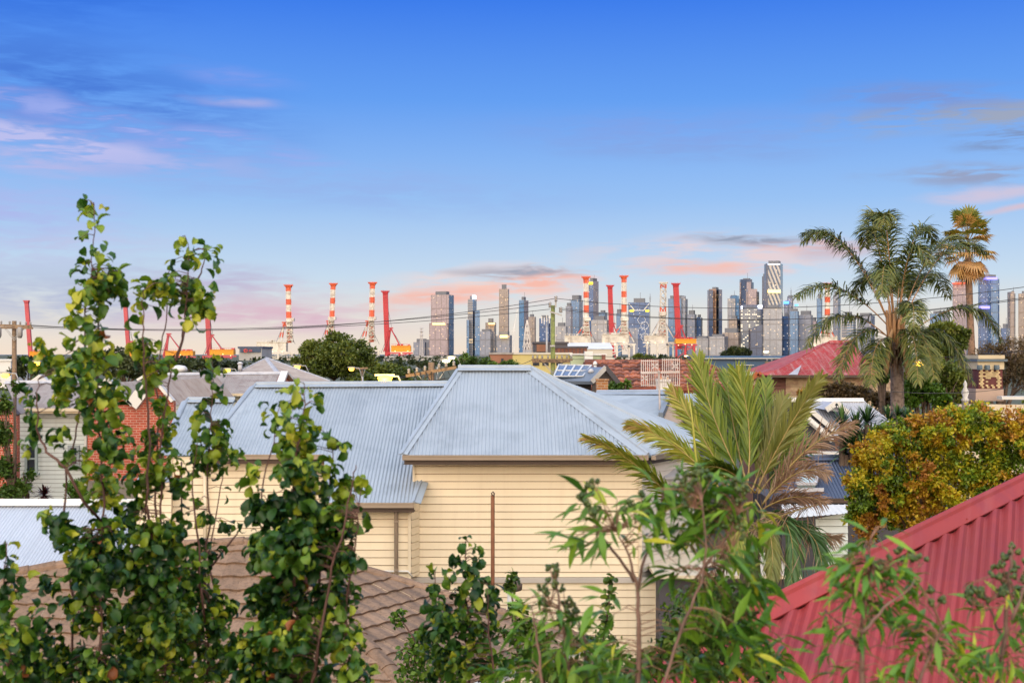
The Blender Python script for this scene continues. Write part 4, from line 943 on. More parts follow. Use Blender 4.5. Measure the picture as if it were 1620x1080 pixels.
def gutter(a, b_, name='gutter', mg_=gutm, w=.115, h=.09):
    d = (b_ - a).normalized(); s = Vector((d.y, -d.x, 0)); s = s if s.y < 0 else -s
    m = MB(); c0, c1 = a + s * w * .5, b_ + s * w * .5
    bar(m, c0 + Vector((0, 0, -h * .5)), c1 + Vector((0, 0, -h * .5)), w * .86, h); bar(m, c0 + s * w * .44, c1 + s * w * .44, .018, .03); m.build(name, mg_, t, False)
def fascia(a, b_, h=.13, in_=.02, mt=fasm):
    d = (b_ - a).normalized(); s = Vector((d.y, -d.x, 0)); s = s if s.y < 0 else -s
    m = MB(); bar(m, a - s * in_ + Vector((0, 0, -.06 - h / 2)), b_ - s * in_ + Vector((0, 0, -.06 - h / 2)), .03, h); m.build('fascia', mt, t)
def soffit(a, b_, dep, z=-.19, mt=fasm):
    m = MB(); d = (b_ - a).normalized(); s = Vector((-d.y, d.x, 0)); s = s if s.y > 0 else -s
    flat(m, [a + Vector((0, 0, z)), b_ + Vector((0, 0, z)), b_ + s * dep + Vector((0, 0, z)), a + s * dep + Vector((0, 0, z))]); m.build('soffit', mt, t)
gutter(EL, ER); fascia(EL + Vector((.03, 0, 0)), ER); soffit(EL, ER, .5)
gutter(ER + Vector((.06, -.02, 0)), BR); fascia(ER, BR); soffit(ER, BR, .5)
gutter(Rp[6], Rp[7]); fascia(Rp[6], Rp[7]); soffit(Rp[6], Rp[7], .4)
gutter(Rp[8], Rp[9]); fascia(Rp[8], Rp[9]); soffit(Rp[8], Rp[9], .4)
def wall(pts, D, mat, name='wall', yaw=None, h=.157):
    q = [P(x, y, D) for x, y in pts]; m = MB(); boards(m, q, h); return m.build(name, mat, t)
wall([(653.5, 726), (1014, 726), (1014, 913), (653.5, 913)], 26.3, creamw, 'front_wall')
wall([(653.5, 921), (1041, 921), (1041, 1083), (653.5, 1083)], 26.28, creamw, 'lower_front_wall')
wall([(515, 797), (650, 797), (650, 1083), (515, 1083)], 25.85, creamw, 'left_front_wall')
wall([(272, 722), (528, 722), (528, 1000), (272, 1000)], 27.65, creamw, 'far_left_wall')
sa, sb = Vector((P(1015, 0, 26.3).x, 26.3, 4.8)), Vector((4.15, 28.5, 4.8))
part(lambda m: boards(m, [sa, sb, sb - Vector((0, 0, 2.5)), sa - Vector((0, 0, 2.5))], .157), 'side_wall', surf('weatherboard_pale', (.72, .66, .58), .6, .05), t)
def solid(m, p, D, dep, z1, x0, x1): box(m, p(x0), p(x1), D, D + dep, 0, z1)
m = MB(); box(m, P(655, 0, 26.4).x, P(1010, 0, 26.4).x, 26.45, 31.5, 0, 4.75); box(m, P(274, 0, 27.8).x, P(650, 0, 27.8).x, 27.85, 33, 0, 4.4); box(m, P(517, 0, 26).x, P(648, 0, 26).x, 26.0, 28.5, 0, 3.6); m.build('inner_walls', trimw, t)
def post(x0, x1, y0, y1, D, mat, name, dep=.05):
    m = MB(); a, b_ = P(x0, y1, D), P(x1, y0, D); box(m, a.x, b_.x, D - dep, D, a.z, b_.z); return m.build(name, mat, t)
post(653, 656.5, 729, 913, 26.29, trimw, 'corner_board'); post(1010, 1015.5, 729, 913, 26.29, trimw, 'corner_board'); post(1036.5, 1042, 921, 1083, 26.27, trimw, 'corner_board')
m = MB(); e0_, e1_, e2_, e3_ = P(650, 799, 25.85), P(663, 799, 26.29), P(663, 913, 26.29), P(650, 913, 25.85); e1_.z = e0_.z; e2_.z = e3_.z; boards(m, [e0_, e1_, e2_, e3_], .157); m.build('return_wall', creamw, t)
post(645.5, 650.5, 799, 1083, 25.84, trimw, 'corner_board'); post(269.5, 273.5, 724, 1000, 27.64, trimw, 'corner_board')
post(650, 1043, 912.5, 920.5, 26.28, surf('trim_grey_band', (.55, .50, .45), .6), 'belt_trim', .07)
m = MB(); tube(m, [P(626.5, 798, 25.65), P(626.8, 820, 25.75), P(627, 1083, 25.75)], .043, 10); m.build('downpipe', gutm, t, True)
for y in (823, 900): post(623.5, 630.5, y, y + 3, 25.72, gutm, 'pipe_bracket', .03)
m = MB(); tube(m, [P(602, 903, 25.75), P(645, 903, 25.75), P(653, 912, 25.8)], .02, 8); m.build('white_pipe', trimwh, t, True)
m = MB(); tube(m, [P(287, 730, 27.5), P(287.5, 860, 27.5)], .02, 6); m.build('cable_conduit', fasm, t, True)
m = MB(); tube(m, [P(324.5, 742, 27.55), P(324.5, 900, 27.55)], .045, 8); m.build('downpipe', trimw, t, True)
post(488, 500, 818, 870, 27.6, glass, 'window', .03)
# lean-to corner pieces on the left
pl4 = roofpl(245, 763, 27.2, .3); pp = on(pl4, [(222, 750), (272, 750), (270, 763), (214, 763)])
part(lambda m: sheet(m, pp), 'lean_to_roof', tin, t, True); gutter(pp[3], pp[2], 'gutter', trimw)
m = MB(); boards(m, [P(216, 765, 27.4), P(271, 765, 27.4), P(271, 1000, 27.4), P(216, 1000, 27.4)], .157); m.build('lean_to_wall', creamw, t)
# awning low on the right side wall
pa = on(roofpl(1060, 752, 27.2, .35, 20), [(1044, 741), (1078, 739), (1086, 752), (1050, 755)])
part(lambda m: slab(m, pa, .05), 'side_awning', tinpale, t)

t = thing('rusty_pole', 'thin rust brown pole with hooked top in front of the cream wall', 'pole', tuple(G(779.5, 25.6)))
part(lambda m: tube(m, [G(779.5, 25.6), P(779.5, 783, 25.6)], .042, 8), 'post', rustp, t, True)
part(lambda m: tube(m, [P(779.5, 784, 25.6), P(777.5, 780, 25.6), P(780, 777.5, 25.6), P(782, 780.5, 25.6), P(781, 784, 25.55)], .016, 6), 'hook', fasm, t, True)

# ------------------------------------------------------------------ brown tiled house in front
t = thing('tiled_house', 'low house under a brown concrete tile hip roof in the lower left', 'house', (-4, 19, 0))
zr = 4.07; pk = P(430, 854, 19.93); plf = roofpl(430, 854, 19.93, .5)
rl, lc = on(plf, [(290, 860), (-220, 946)])
fc = Vector((-1.22, 16.65, 2.43)); flc = Vector((lc.x - .5, 16.65, 2.43))
part(lambda m: tiles(m, [pk, rl, lc, flc, fc], .33, .3, .022, .035), 'front_roof', clay, t)
# hip end facing right, its eaves running back to the right
nrm = Vector((.341, -.233, 1)).normalized(); plr = (pk, nrm)
rp_ = [pk] + on(plr, [(940, 1014), (830, 1051)]) + [fc]
part(lambda m: tiles(m, rp_, .33, .3, .022, .035), 'right_roof', clay, t)
def ridgetiles(m, a, b_, step=.38):
    n = max(1, int((b_ - a).length / step)); d = (b_ - a).normalized(); s = d.cross(Z).normalized(); q = s.cross(d).normalized()
    for i in range(n):
        p0, p1 = a.lerp(b_, i / n), a.lerp(b_, (i + 1.06) / n); tt = R()
        vs = []
        for p, r_ in ((p0, .125), (p1, .145)):
            for k in range(7): an = math.pi * k / 6; vs.append(p + s * math.cos(an) * r_ + q * (math.sin(an) * r_ * .75 - .03))
        m.add(vs, [(k, k + 1, k + 8, k + 7) for k in range(6)] + [tuple(range(7))[::-1], tuple(range(7, 14))], None, tt)
part(lambda m: ridgetiles(m, rl, pk), 'ridge_tiles', clay, t); part(lambda m: ridgetiles(m, lc, rl), 'hip_tiles', clay, t)
part(lambda m: ridgetiles(m, pk, rp_[1]), 'hip_tiles', clay, t); part(lambda m: ridgetiles(m, pk, fc), 'hip_tiles', clay, t)
gutter(rp_[1], rp_[2], 'gutter', trimwh); gutter(rp_[2], rp_[3], 'gutter', trimwh)
m = MB(); box(m, -9, -1.9, 17.6, 20, 0, 2.3); m.build('walls', trimw, t)
t = thing('roof_vent', 'mossy capped vent pipe on the right end of the brown tile roof', 'vent', tuple(P(807, 985, 21.8)))
part(lambda m: tube(m, [P(808, 990, 21.8), P(808, 935, 21.8)], .06, 10), 'pipe', trimwh, t, True)
part(lambda m: lathe(m, P(811, 928, 21.8), [(.10, -.07), (.16, -.05), (.17, .05), (.10, .09)], 12), 'cowl', bark, t, True)

# ------------------------------------------------------------------ low shed at the left edge with pale metal roof
t = thing('metal_roof_shed', 'shed with pale ribbed metal roof at the lower left, behind the brown tiles', 'shed', (-9, 29, 0))
pls = roofpl(100, 795, 29.5, .42); q = on(pls, [(-40, 795), (196, 795), (262, 800), (262, 930), (-60, 930)]); 
part(lambda m: sheet(m, q, .076, .009), 'roof', tinpale if False else surf('roof_pale_blue_grey', (.52, .57, .66), .45, .05, .4, streak=.2), t, True)
part(lambda m: ridge(m, q[0], q[1] + Vector((.9, 0, 0)), .24, .05), 'ridge_cap', trimwh, t)
m = MB(); box(m, q[0].x, q[2].x - .1, 26.6, 29.3, 0, 2.0); m.build('walls', trimwh, t)

# ------------------------------------------------------------------ white weatherboard house and brick gables on the left
t = thing('white_house', 'white weatherboard house with grey tin roof behind the leafy shoots', 'house', tuple(G(80, 47)))
plw = roofpl(80, 646, 45.3, .38); q = on(plw, [(8, 605), (150, 603), (150, 646), (27, 646)]); part(lambda m: sheet(m, q), 'roof', tinold, t, True)
part(lambda m: ridge(m, q[0], q[1]), 'ridge_cap', tinpale, t); gutter(q[3], q[2], 'gutter', trimw); fascia(q[3], q[2], .12, .02, trimw)
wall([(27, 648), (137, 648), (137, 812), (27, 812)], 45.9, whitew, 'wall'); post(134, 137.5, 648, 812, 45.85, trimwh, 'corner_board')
m = MB(); box(m, G(28, 46).x, G(137, 46).x, 46.1, 53, 0, 4.9); m.build('inner_walls', trimw, t)
def window(x0, x1, y0, y1, D, fr=trimwh, bars=1, open_=False):
    k = D / F; m = MB(); a, b_ = P(x0, y1, D), P(x1, y0, D); f_ = .09
    for c in ((a.x, a.x + f_, a.z, b_.z), (b_.x - f_, b_.x, a.z, b_.z), (a.x + f_, b_.x - f_, b_.z - f_, b_.z), (a.x + f_, b_.x - f_, a.z, a.z + f_), (a.x + f_, b_.x - f_, (a.z + b_.z) / 2 - .03, (a.z + b_.z) / 2 + .03)):
        box(m, c[0], c[1], D - .07, D, c[2], c[3])
    o = m.build('window', fr, t); m = MB(); box(m, a.x + .03, b_.x - .03, D - .03, D - .01, a.z + .03, b_.z - .03); m.build('pane', glass, o)
    m = MB(); box(m, a.x - .08, b_.x + .08, D - .13, D, a.z - .06, a.z - .002); m.build('sill', fr, o)
window(40, 60, 702, 748, 45.86, surf('window_frame_blue_grey', (.42, .52, .52), .5)); window(108, 126, 704, 737, 45.86, surf('window_frame_grey', (.35, .40, .42), .5))
t = thing('brick_house', 'red brick gable at the left edge half covered by creeper', 'house', tuple(G(5, 44)))
m = MB(); slab(m, [P(-60, 812, 44), P(27, 812, 44), P(27, 655, 44), P(4, 631, 44), P(-60, 640, 44)], .25, Vector((0, -1, 0))); m.build('brick_wall', brk, t)
m = MB(); bar(m, P(3, 629, 43.95), P(29, 656, 43.95), .3, .09); m.build('parapet_coping', fasm, t)
m = MB(); flat(m, [P(4, 631, 44.2), P(27, 655, 44.2), P(27, 655, 44.2) + Vector((0, 6, 0)), P(4, 631, 44.2) + Vector((0, 6, 0))]); m.build('roof', tinold, t)
t = thing('saw_tooth_building', 'red brick building with white capped saw tooth gables and grey tin roofs', 'building', tuple(G(205, 45)))
D = 43
gp = [(137, 760), (275, 760), (275, 636), (266, 624), (243.7, 598.5), (210.5, 642), (172, 600), (140, 636)]
m = MB(); A = [P(x, y, D) for x, y in gp]
slab(m, [A[0], P(210.5, 760, D), A[5], A[6], A[7]], .25, Vector((0, -1, 0))); slab(m, [P(210.5, 760, D), A[1], A[2], A[3], A[4], A[5]], .25, Vector((0, -1, 0))); m.build('brick_wall', brk, t)
m = MB()
for a, b_, w_ in ((A[7], A[6], .1), (A[6], A[5], .1), (A[5], A[4], .42), (A[4], A[2], .1)): bar(m, a + Vector((0, -.05, .03)), b_ + Vector((0, -.05, .03)), .34, w_, Z)
m.build('parapet_coping', trimwh, t)
for (a, b_) in ((A[6], A[5]), (A[5], A[4]), (A[4], A[2])):
    bb = Vector((0, 9, 0)); oo = Vector((0, .22, -.12)); part(lambda m: sheet(m, [a + oo, b_ + oo, b_ + bb + oo, a + bb + oo]), 'roof', tinold, t, True)
m = MB(); tube(m, [P(266, 650, 42.8), P(266, 760, 42.8)], .05, 7); m.build('downpipe', trimw, t)

t = thing('long_tin_roof_building', 'long building with grey corrugated roof running behind the brick gables', 'building', tuple(G(360, 58)))
plb = roofpl(360, 622, 53, .36); q = on(plb, [(250, 592), (449, 590), (437, 623), (236, 622)])
part(lambda m: sheet(m, q), 'roof', tinold, t, True); part(lambda m: ridge(m, q[0], q[1]), 'ridge_cap', tinpale, t); gutter(q[3], q[2], 'gutter', trimw)
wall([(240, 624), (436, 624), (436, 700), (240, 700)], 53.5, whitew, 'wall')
e = [q[1], P(470, 612, 55.5), P(437, 623.5, 52.9)]
a_, b_, c_ = q[1], q[2], P(471, 615, 57.5); m = MB(); slab(m, [a_, b_, Vector((b_.x, b_.y, 3)), Vector((c_.x, c_.y, 3)), c_], .2, Vector((.5, -1, 0))); m.build('gable_wall', brk, t)
m = MB(); bar(m, a_ + Vector((.05, -.1, .03)), b_ + Vector((.05, -.1, .03)), .3, .14); m.build('barge_board', trimwh, t); m = MB(); bar(m, a_ + Vector((.05, -.1, .03)), c_ + Vector((.05, -.1, .03)), .3, .1); m.build('barge_board', trimwh, t)
m = MB(); box(m, P(329, 0, 52.5).x, P(336, 0, 52.5).x, 53.6, 54, P(0, 618, 53.8).z, P(0, 603, 53.8).z); m.build('flue_box', trimwh, t)
m = MB(); slab(m, [P(318, 620, 53.2), P(330, 620, 53.2), P(330, 603, 53.2)], .1, Vector((0, -1, 0))); m.build('dark_gablet', drk, t)
t = thing('grey_hip_roof_house', 'house with weathered grey hip roof left of the rounded tree', 'house', tuple(G(440, 72)))
ap = P(421.5, 566.5, 74); ap2 = P(428, 566.5, 80); l0, r0, f0 = P(374, 590, 70), P(522, 603, 68), P(455, 608, 62)
part(lambda m: sheet(m, [ap, f0, l0], .15, .02, 4), 'roof', tinold, t, True); part(lambda m: sheet(m, [ap, r0, f0], .15, .02, 4), 'roof', tinold, t, True)
part(lambda m: (ridge(m, ap, f0), ridge(m, ap, l0), ridge(m, ap, r0)), 'hip_cap', tinpale, t)
m = MB(); prism(m, [G(378, 70.5), G(455, 62.5), G(518, 68), G(440, 78)], 0, 5.35, False); m.build('walls', fasm, t)
def flue(label, x, y0, y1, D, r=.12, mt=tinpale):
    tt = thing('roof_flue', label, 'flue', tuple(P(x, y1, D))); m = MB(); tube(m, [P(x, y1, D), P(x, y0, D)], r, 10); m.build('pipe', mt, tt, True)
    m = MB(); lathe(m, P(x, y0, D), [(r, -.02), (r * 1.4, .01), (r * 1.45, .06), (r * .5, .14)], 12); m.build('cowl', mt, tt, True)
flue('small capped flue on the left slope of the grey hip roof', 380, 576, 587, 70)
flue('white flue standing on the long corrugated roof', 333, 604, 618, 53, .16)
flue('capped flue beside the solar panels', 935, 589, 597, 45.5, .08)
flue('thin white vent pipe standing above the solar panels', 941.5, 577, 584, 47, .06, wht)
t = thing('satellite_dish', 'round white satellite dish above the long corrugated roof', 'satellite dish', tuple(P(283, 594, 60)))
m = MB(); lathe(m, P(283, 586, 60), [(.05, -.15), (.3, -.1), (.42, .0), (.40, .12), (.3, .22), (.05, .26)], 12); m.build('dish', wht, t, True)
m = MB(); tube(m, [P(283, 594, 60), P(283, 587, 60)], .04, 6); m.build('mount', steel, t)
t = thing('small_gable_house', 'small white gable peeping over the brick saw tooth roof', 'house', tuple(G(230, 62)))
m = MB(); slab(m, [P(219, 600, 60), P(250, 600, 60), P(234, 592, 60)], 4, Vector((0, -1, 0))); m.build('gable', brk, t)
m = MB(); bar(m, P(218, 601, 59.9), P(234, 591.5, 59.9), .3, .12); bar(m, P(234, 591.5, 59.9), P(251, 601, 59.9), .3, .12); m.build('barge_board', trimwh, t)
t = thing('small_gable_house', 'pale pointed roof beside the left edge power pole', 'house', tuple(G(60, 80)))
m = MB(); a, b_, c = P(45, 604, 80), P(62, 592, 80), P(78, 604, 80); slab(m, [a, c, b_], 6, Vector((0, -1, 0))); m.build('roof', wht, t)
m = MB(); box(m, a.x + .2, c.x - .2, 80.2, 85.8, 0, a.z); m.build('walls', trimw, t)
# ------------------------------------------------------------------ houses right of the main roof
t = thing('terracotta_house', 'house with mottled terracotta tile roof behind the big TV antenna', 'house', tuple(G(1020, 52)))
plt = roofpl(1020, 614, 50, .42); q = on(plt, [(925, 571.5), (1108, 570.5), (1192, 612), (905, 614)])
part(lambda m: tiles(m, q, .36, .3, .05, .04, .05), 'roof', terra, t); part(lambda m: ridgetiles(m, q[0], q[1]), 'ridge_tiles', terra, t); part(lambda m: ridgetiles(m, q[1], q[2]), 'hip_tiles', terra, t)
ga = surf('gutter_red_brown', (.33, .08, .04), .5); gutter(q[3], q[2], 'gutter', ga, .14, .12); fascia(q[3], q[2], .16, .02, ga)
m = MB(); slab(m, [P(910, 616, 50.4), P(1185, 616, 50.4), P(1185, 700, 50.4), P(910, 700, 50.4)], 5, Vector((0, -1, 0))); m.build('wall', brn, t)
t = thing('dark_gable_house', 'dark grey clad gable house carrying the solar panels', 'house', tuple(G(940, 47)))
D = 45; g0, g1, g2 = P(937, 601, D), P(958, 582, D), P(978, 606, D)
m = MB(); slab(m, [P(937, 680, D), P(976, 680, D), P(976, 604, D), g1, P(937, 602, D)], .2, Vector((0, -1, 0))); m.build('gable_wall', surf('cladding_charcoal', (.10, .085, .08), .7, .15, .5), t)
back = Vector((-3.2, 4.6, 0)); pr_ = [P(872, 600, 46.5), g0 + Vector((-.3, -.25, .05)), g1 + Vector((0, -.25, .1)), P(880, 580, 48.5)]
m = MB(); slab(m, [P(871, 602, 45.6), P(936, 603, 44.8), P(959, 580.5, 45.6), P(884, 580, 47.5)], .12); m.build('roof', surf('roof_slate_blue', (.16, .20, .27), .45, .08), t)
m = MB(); bar(m, P(936, 604, 44.7), P(958.5, 580.5, 44.8), .12, .16); m.build('barge_board', steel, t); m = MB(); bar(m, P(958.5, 580.5, 44.8), P(980, 607, 44.8), .12, .16); m.build('barge_board', drk, t)
m = MB(); slab(m, [P(958.5, 580.5, 44.9), P(981, 607, 44.9), P(981, 607, 50), P(962, 583, 50)], .1); m.build('roof', drk, t)
m = MB(); box(m, P(873, 0, 45.5).x, P(936, 0, 45.5).x, 45.8, 50, 0, P(0, 604, 45.5).z); m.build('walls', drk, t)
pv_ = surf('solar_cell_blue', (.10, .17, .30), .12, .15, .6, spec=.8); al = surf('aluminium_frame', (.62, .64, .66), .4)
pb = [P(876, 600.5, 45.62), P(922, 600.5, 45.35), P(936, 583.2, 46.6), P(884, 582, 47.2)]
for i in range(4):
    f0_, f1_ = i / 4 + .006, (i + 1) / 4 - .006
    a, b_, c, d = pb[0].lerp(pb[1], f0_), pb[0].lerp(pb[1], f1_), pb[3].lerp(pb[2], f1_), pb[3].lerp(pb[2], f0_)
    tt = thing('solar_panel', ['leftmost solar panel on the dark gable house, behind the main hip', 'second solar panel from the left on the dark gable house', 'third solar panel from the left on the dark gable house', 'rightmost solar panel, beside the capped flue'][i], 'solar panel', tuple(a), 'solar panels on the dark roof')
    up = Vector((0, -.1, .12)); m = MB(); slab(m, [x + up for x in (a, b_, c, d)], .05); m.build('cells', pv_, tt)
    m = MB(); up2 = up + Vector((0, 0, .012))
    for e0, e1 in ((a, b_), (b_, c), (c, d), (d, a), (a.lerp(d, .5), b_.lerp(c, .5))): bar(m, e0 + up2, e1 + up2, .05, .04)
    m.build('frame', al, tt)
t = thing('brick_chimney', 'orange brick chimney stump before the dark gable house', 'chimney', tuple(G(953, 42)))
m = MB(); box(m, P(944, 0, 42).x, P(962, 0, 42).x, 42, 42.4, 4, P(0, 601.5, 42).z); m.build('stack', brko, t)
m = MB(); box(m, P(943, 0, 42).x, P(963.5, 0, 42).x, 41.96, 42.45, P(0, 601.4, 42).z, P(0, 599.4, 42).z); m.build('cap', brko, t)
t = thing('gable_house', 'house with pale grey roof and beige end gable just behind the main hip', 'house', tuple(G(1010, 37)))
a, b_, c, d = P(945, 621.5, 38.5), P(1061, 621, 36), P(1046, 657, 33.2), P(930, 657, 35)
part(lambda m: sheet(m, [a, b_, c, d]), 'roof', tin, t, True); part(lambda m: ridge(m, a, b_, .2, .05), 'ridge_cap', tin, t)
e = P(1083, 672, 34.6); m = MB(); slab(m, [c + Vector((.1, .1, -.1)), b_ + Vector((.05, .1, -.12)), e, Vector((e.x, e.y, 2)), Vector((c.x, c.y, 2))], .2, Vector((.4, -1, 0))); m.build('gable_wall', surf('render_beige', (.62, .46, .33), .8, .06), t)
m = MB(); bar(m, c + Vector((-.02, -.1, 0)), b_ + Vector((0, -.1, 0)), .12, .16); m.build('barge_board', surf('barge_grey', (.25, .29, .33), .5), t); m = MB(); bar(m, b_ + Vector((0, -.1, 0)), e + Vector((.1, -.1, 0)), .12, .16); m.build('barge_board', surf('barge_grey_dark', (.16, .19, .22), .5), t)
rr2 = on(roofpl(1090, 640, 36.5, .35), [(1064, 622), (1105, 622), (1128, 640), (1078, 641)]); part(lambda m: sheet(m, rr2), 'lower_roof', tin, t, True)
m = MB(); slab(m, [P(1070, 641, 37.2), P(1210, 640, 37.2), P(1210, 720, 37.2), P(1075, 720, 37.2)], 3, Vector((0, -1, 0))); m.build('dark_wall', drk, t)
t = thing('white_chimney', 'short white rendered chimney behind the antenna mast', 'chimney', tuple(G(1050, 40)))
m = MB(); box(m, P(1041, 0, 40).x, P(1060, 0, 40).x, 40, 40.5, 3, P(0, 603, 40).z); m.build('stack', trimwh, t)
m = MB(); box(m, P(1039.5, 0, 40).x, P(1061.5, 0, 40).x, 39.95, 40.55, P(0, 603, 40).z, P(0, 600, 40).z); m.build('cap', trimwh, t)
m = MB(); 
for x in (1046, 1055): tube(m, [P(x, 600, 40.2), P(x, 597, 40.2)], .07, 8)
m.build('chimney_pot', surf('pot_clay', (.6, .35, .2), .8), t)
t = thing('tv_antenna', 'big four panel TV antenna grid on a tall mast before the terracotta roof', 'TV antenna', tuple(P(1043, 655, 34)))
D = 34; am = surf('antenna_aluminium', (.62, .55, .52), .5, .1, metal=.2)
m = MB(); tube(m, [P(1044, 657, D), P(1042.5, 586, D)], .028, 8); m.build('mast', am, t)
m = MB(); bar(m, P(1013.5, 589.5, D - .05), P(1040, 589, D - .05), .06); bar(m, P(1045, 589, D - .05), P(1075, 588, D - .05), .06); m.build('boom', am, t)
for xa, xb, ya, yb in ((1014.5, 1041, 569, 611), (1048, 1075, 567, 611)):
    m = MB(); n = 9
    for i in range(n): x = xa + (xb - xa) * i / (n - 1); bar(m, P(x, yb, D), P(x, ya, D), .019)
    for f_ in (.04, .5, .96): y = ya + (yb - ya) * f_; bar(m, P(xa, y, D - .02), P(xb, y, D - .02), .02)
    m.build('grid_panel', am, t)
for i in range(4):
    m = MB(); x = 1020 + i * 16; y = 579 if i % 2 else 598
    for s in (-1, 1): bar(m, P(x, y, D - .3), P(x + s * 5, y - 4, D - .3), .03); bar(m, P(x, y, D - .3), P(x + s * 5, y + 4, D - .3), .03)
    bar(m, P(x, y, D - .3), P(x, y, D), .02); m.build('bow_tie', am, t)
t = thing('cream_gable_house', 'tiny cream gable with orange barge boards left of the peeling red roof', 'house', tuple(G(1203, 56)))
D = 55; m = MB(); q = [P(1186, 650, D), P(1220, 650, D), P(1220, 605, D), P(1199, 591, D), P(1186, 602, D)]; slab(m, q, 4, Vector((0, -1, 0))); m.build('wall', surf('wall_pale_cream', (.74, .62, .42), .7), t)
m = MB(); bar(m, P(1184, 603, D - .1), P(1199, 590, D - .1), .12, .2); bar(m, P(1199, 590, D - .1), P(1222, 605, D - .1), .12, .2); m.build('barge_board', surf('barge_orange_red', (.50, .13, .05), .6), t)
m = MB(); slab(m, [P(1184, 602.6, D), P(1199, 589.5, D), P(1176, 585.5, D + 5), P(1160, 600, D + 5)], .1); m.build('roof', surf('roof_sage', (.34, .38, .30), .6), t)
m = MB(); 
for x in (1196, 1206): box(m, P(x, 0, D).x, P(x + 1, 0, D).x, D - .06, D, P(0, 628, D).z, P(0, 610, D).z)
m.build('verandah_rail', trimw, t)
t = thing('red_roof_house', 'old weatherboard house with peeling red hip roof behind the palm', 'house', tuple(G(1310, 57)))
e0, e1, a0, a1 = P(1215.6, 593.5, 53), P(1387, 592, 53), P(1311.5, 541.5, 57.5), P(1345, 541.5, 57.5)
ez = e0.z; e1.z = ez; hp = P(1244, 593, 53); 
part(lambda m: sheet(m, [a0, a1, e1, Vector((hp.x - .8, 53, ez))], .076, .01, 4), 'front_roof', peel, t, True)
lb = Vector((e0.x + 0, 60, ez)); m = MB(); sheet(m, [a0, Vector((hp.x - .8, 53, ez)), e0 + Vector((0, .02, 0)), lb], .076, .01, 4); m.build('left_roof', peel, t, True)
m = MB(); slab(m, [a0 + Vector((0, 0, .05)), e0, lb], .05); m.build('hip_roof', peel, t)
m = MB(); slab(m, [a1, Vector((e1.x + .3, 62, ez)), e1], .05); m.build('right_roof', peel, t)
plp = (a0, (a1 - a0).cross(e1 - a0).normalized()); n_ = plp[1] if plp[1].z > 0 else -plp[1]
pq = [hit(x, y, a0 + n_ * .03, n_) for x, y in ((1247, 592.5), (1268, 577), (1262, 592.5))]; m = MB(); flat(m, pq); m.build('patch_sheet', surf('patch_grey', (.45, .44, .48), .6), t)
part(lambda m: (ridge(m, a0, a1, .2, .05), ridge(m, a1, e1, .15, .04)), 'ridge_cap', peel, t)
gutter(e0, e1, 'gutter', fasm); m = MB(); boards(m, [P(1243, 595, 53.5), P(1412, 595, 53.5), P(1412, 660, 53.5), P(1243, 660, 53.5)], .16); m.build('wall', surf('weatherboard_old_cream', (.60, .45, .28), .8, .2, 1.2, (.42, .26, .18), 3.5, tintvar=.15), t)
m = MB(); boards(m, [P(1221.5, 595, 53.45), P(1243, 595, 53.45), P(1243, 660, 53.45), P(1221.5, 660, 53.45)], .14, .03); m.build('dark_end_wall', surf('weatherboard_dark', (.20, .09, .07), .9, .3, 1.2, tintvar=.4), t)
m = MB(); box(m, P(1223, 0, 54).x, P(1400, 0, 54).x, 54, 62, 0, 5.5); m.build('inner_walls', brn, t)
t = thing('grey_roof_house', 'low house with grey tin roof, scalloped barge board and small dormer before the red roof', 'house', tuple(G(1310, 42)))
plg = roofpl(1340, 655, 38.5, .42); q = on(plg, [(1268, 636), (1366, 634), (1402, 657), (1310, 672)])
q = on(plg, [(1266, 633), (1366, 633), (1412, 668), (1318, 690)]); part(lambda m: sheet(m, q), 'roof', tinpale, t, True); part(lambda m: ridge(m, q[0], q[1]), 'ridge_cap', trimwh, t)
d0, d1, d2 = P(1306, 648, 37.6), P(1322, 637, 37.6), P(1341, 654, 37.6)
m = MB(); slab(m, [d0, d2, d1], 1.6, Vector((0, -1, 0))); m.build('dormer_gable', tinpale, t); m = MB(); bar(m, d0 + Vector((0, -.06, 0)), d1 + Vector((0, -.06, 0)), .1, .16); bar(m, d1 + Vector((0, -.06, 0)), d2 + Vector((0, -.06, 0)), .1, .16); m.build('dormer_barge', trimwh, t)
D = 36; m = MB(); slab(m, [P(1205, 712, D), P(1322, 712, D), P(1318, 678, D), P(1263, 634, D), P(1205, 640, D)], 1, Vector((0, -1, 0))); m.build('dark_gable_wall', surf('wall_charcoal', (.045, .045, .06), .7), t)
m = MB(); a, b_ = P(1262, 631, D - .1), P(1320, 681, D - .1); bar(m, a, b_, .08, .13); n = 24
for i in range(n): p = a.lerp(b_, (i + .5) / n); lathe(m, p + Vector((-.08, 0, -.28)), [(.02, -.07), (.085, .02), (.06, .12)], 6)
m.build('scalloped_barge', trimwh, t); m = MB(); bar(m, P(1215, 634, D), P(1262, 632, D), .2, .12); m.build('ridge_gutter', trimwh, t)
m = MB(); box(m, P(1247, 0, D).x, P(1330, 0, D).x, D - .4, D - .05, P(0, 722, D).z, P(0, 713, D).z); m.build('white_eave_band', trimwh, t)
t = thing('navy_roof_house', 'house extension under a navy corrugated roof with a skylight', 'house', tuple(G(1330, 31)))
pln = roofpl(1330, 788, 28.5, .42); q = on(pln, [(1240, 725), (1450, 722), (1460, 788), (1235, 788)]); part(lambda m: sheet(m, q, .076, .011), 'roof', navy, t, True); part(lambda m: ridge(m, q[0], q[1], .18, .04), 'ridge_cap', navy, t)
gutter(q[3], q[2], 'gutter', fasm); fascia(q[3], q[2], .16, .02, drk)
o_, n_ = pln; sk = [hit(x, y, o_ + n_ * .12, n_) for x, y in ((1268, 745), (1296, 745), (1290, 766), (1261, 766))]
m = MB(); slab(m, sk, .14); o = m.build('skylight', surf('skylight_glass', (.45, .58, .60), .08, .1, spec=.9), t)
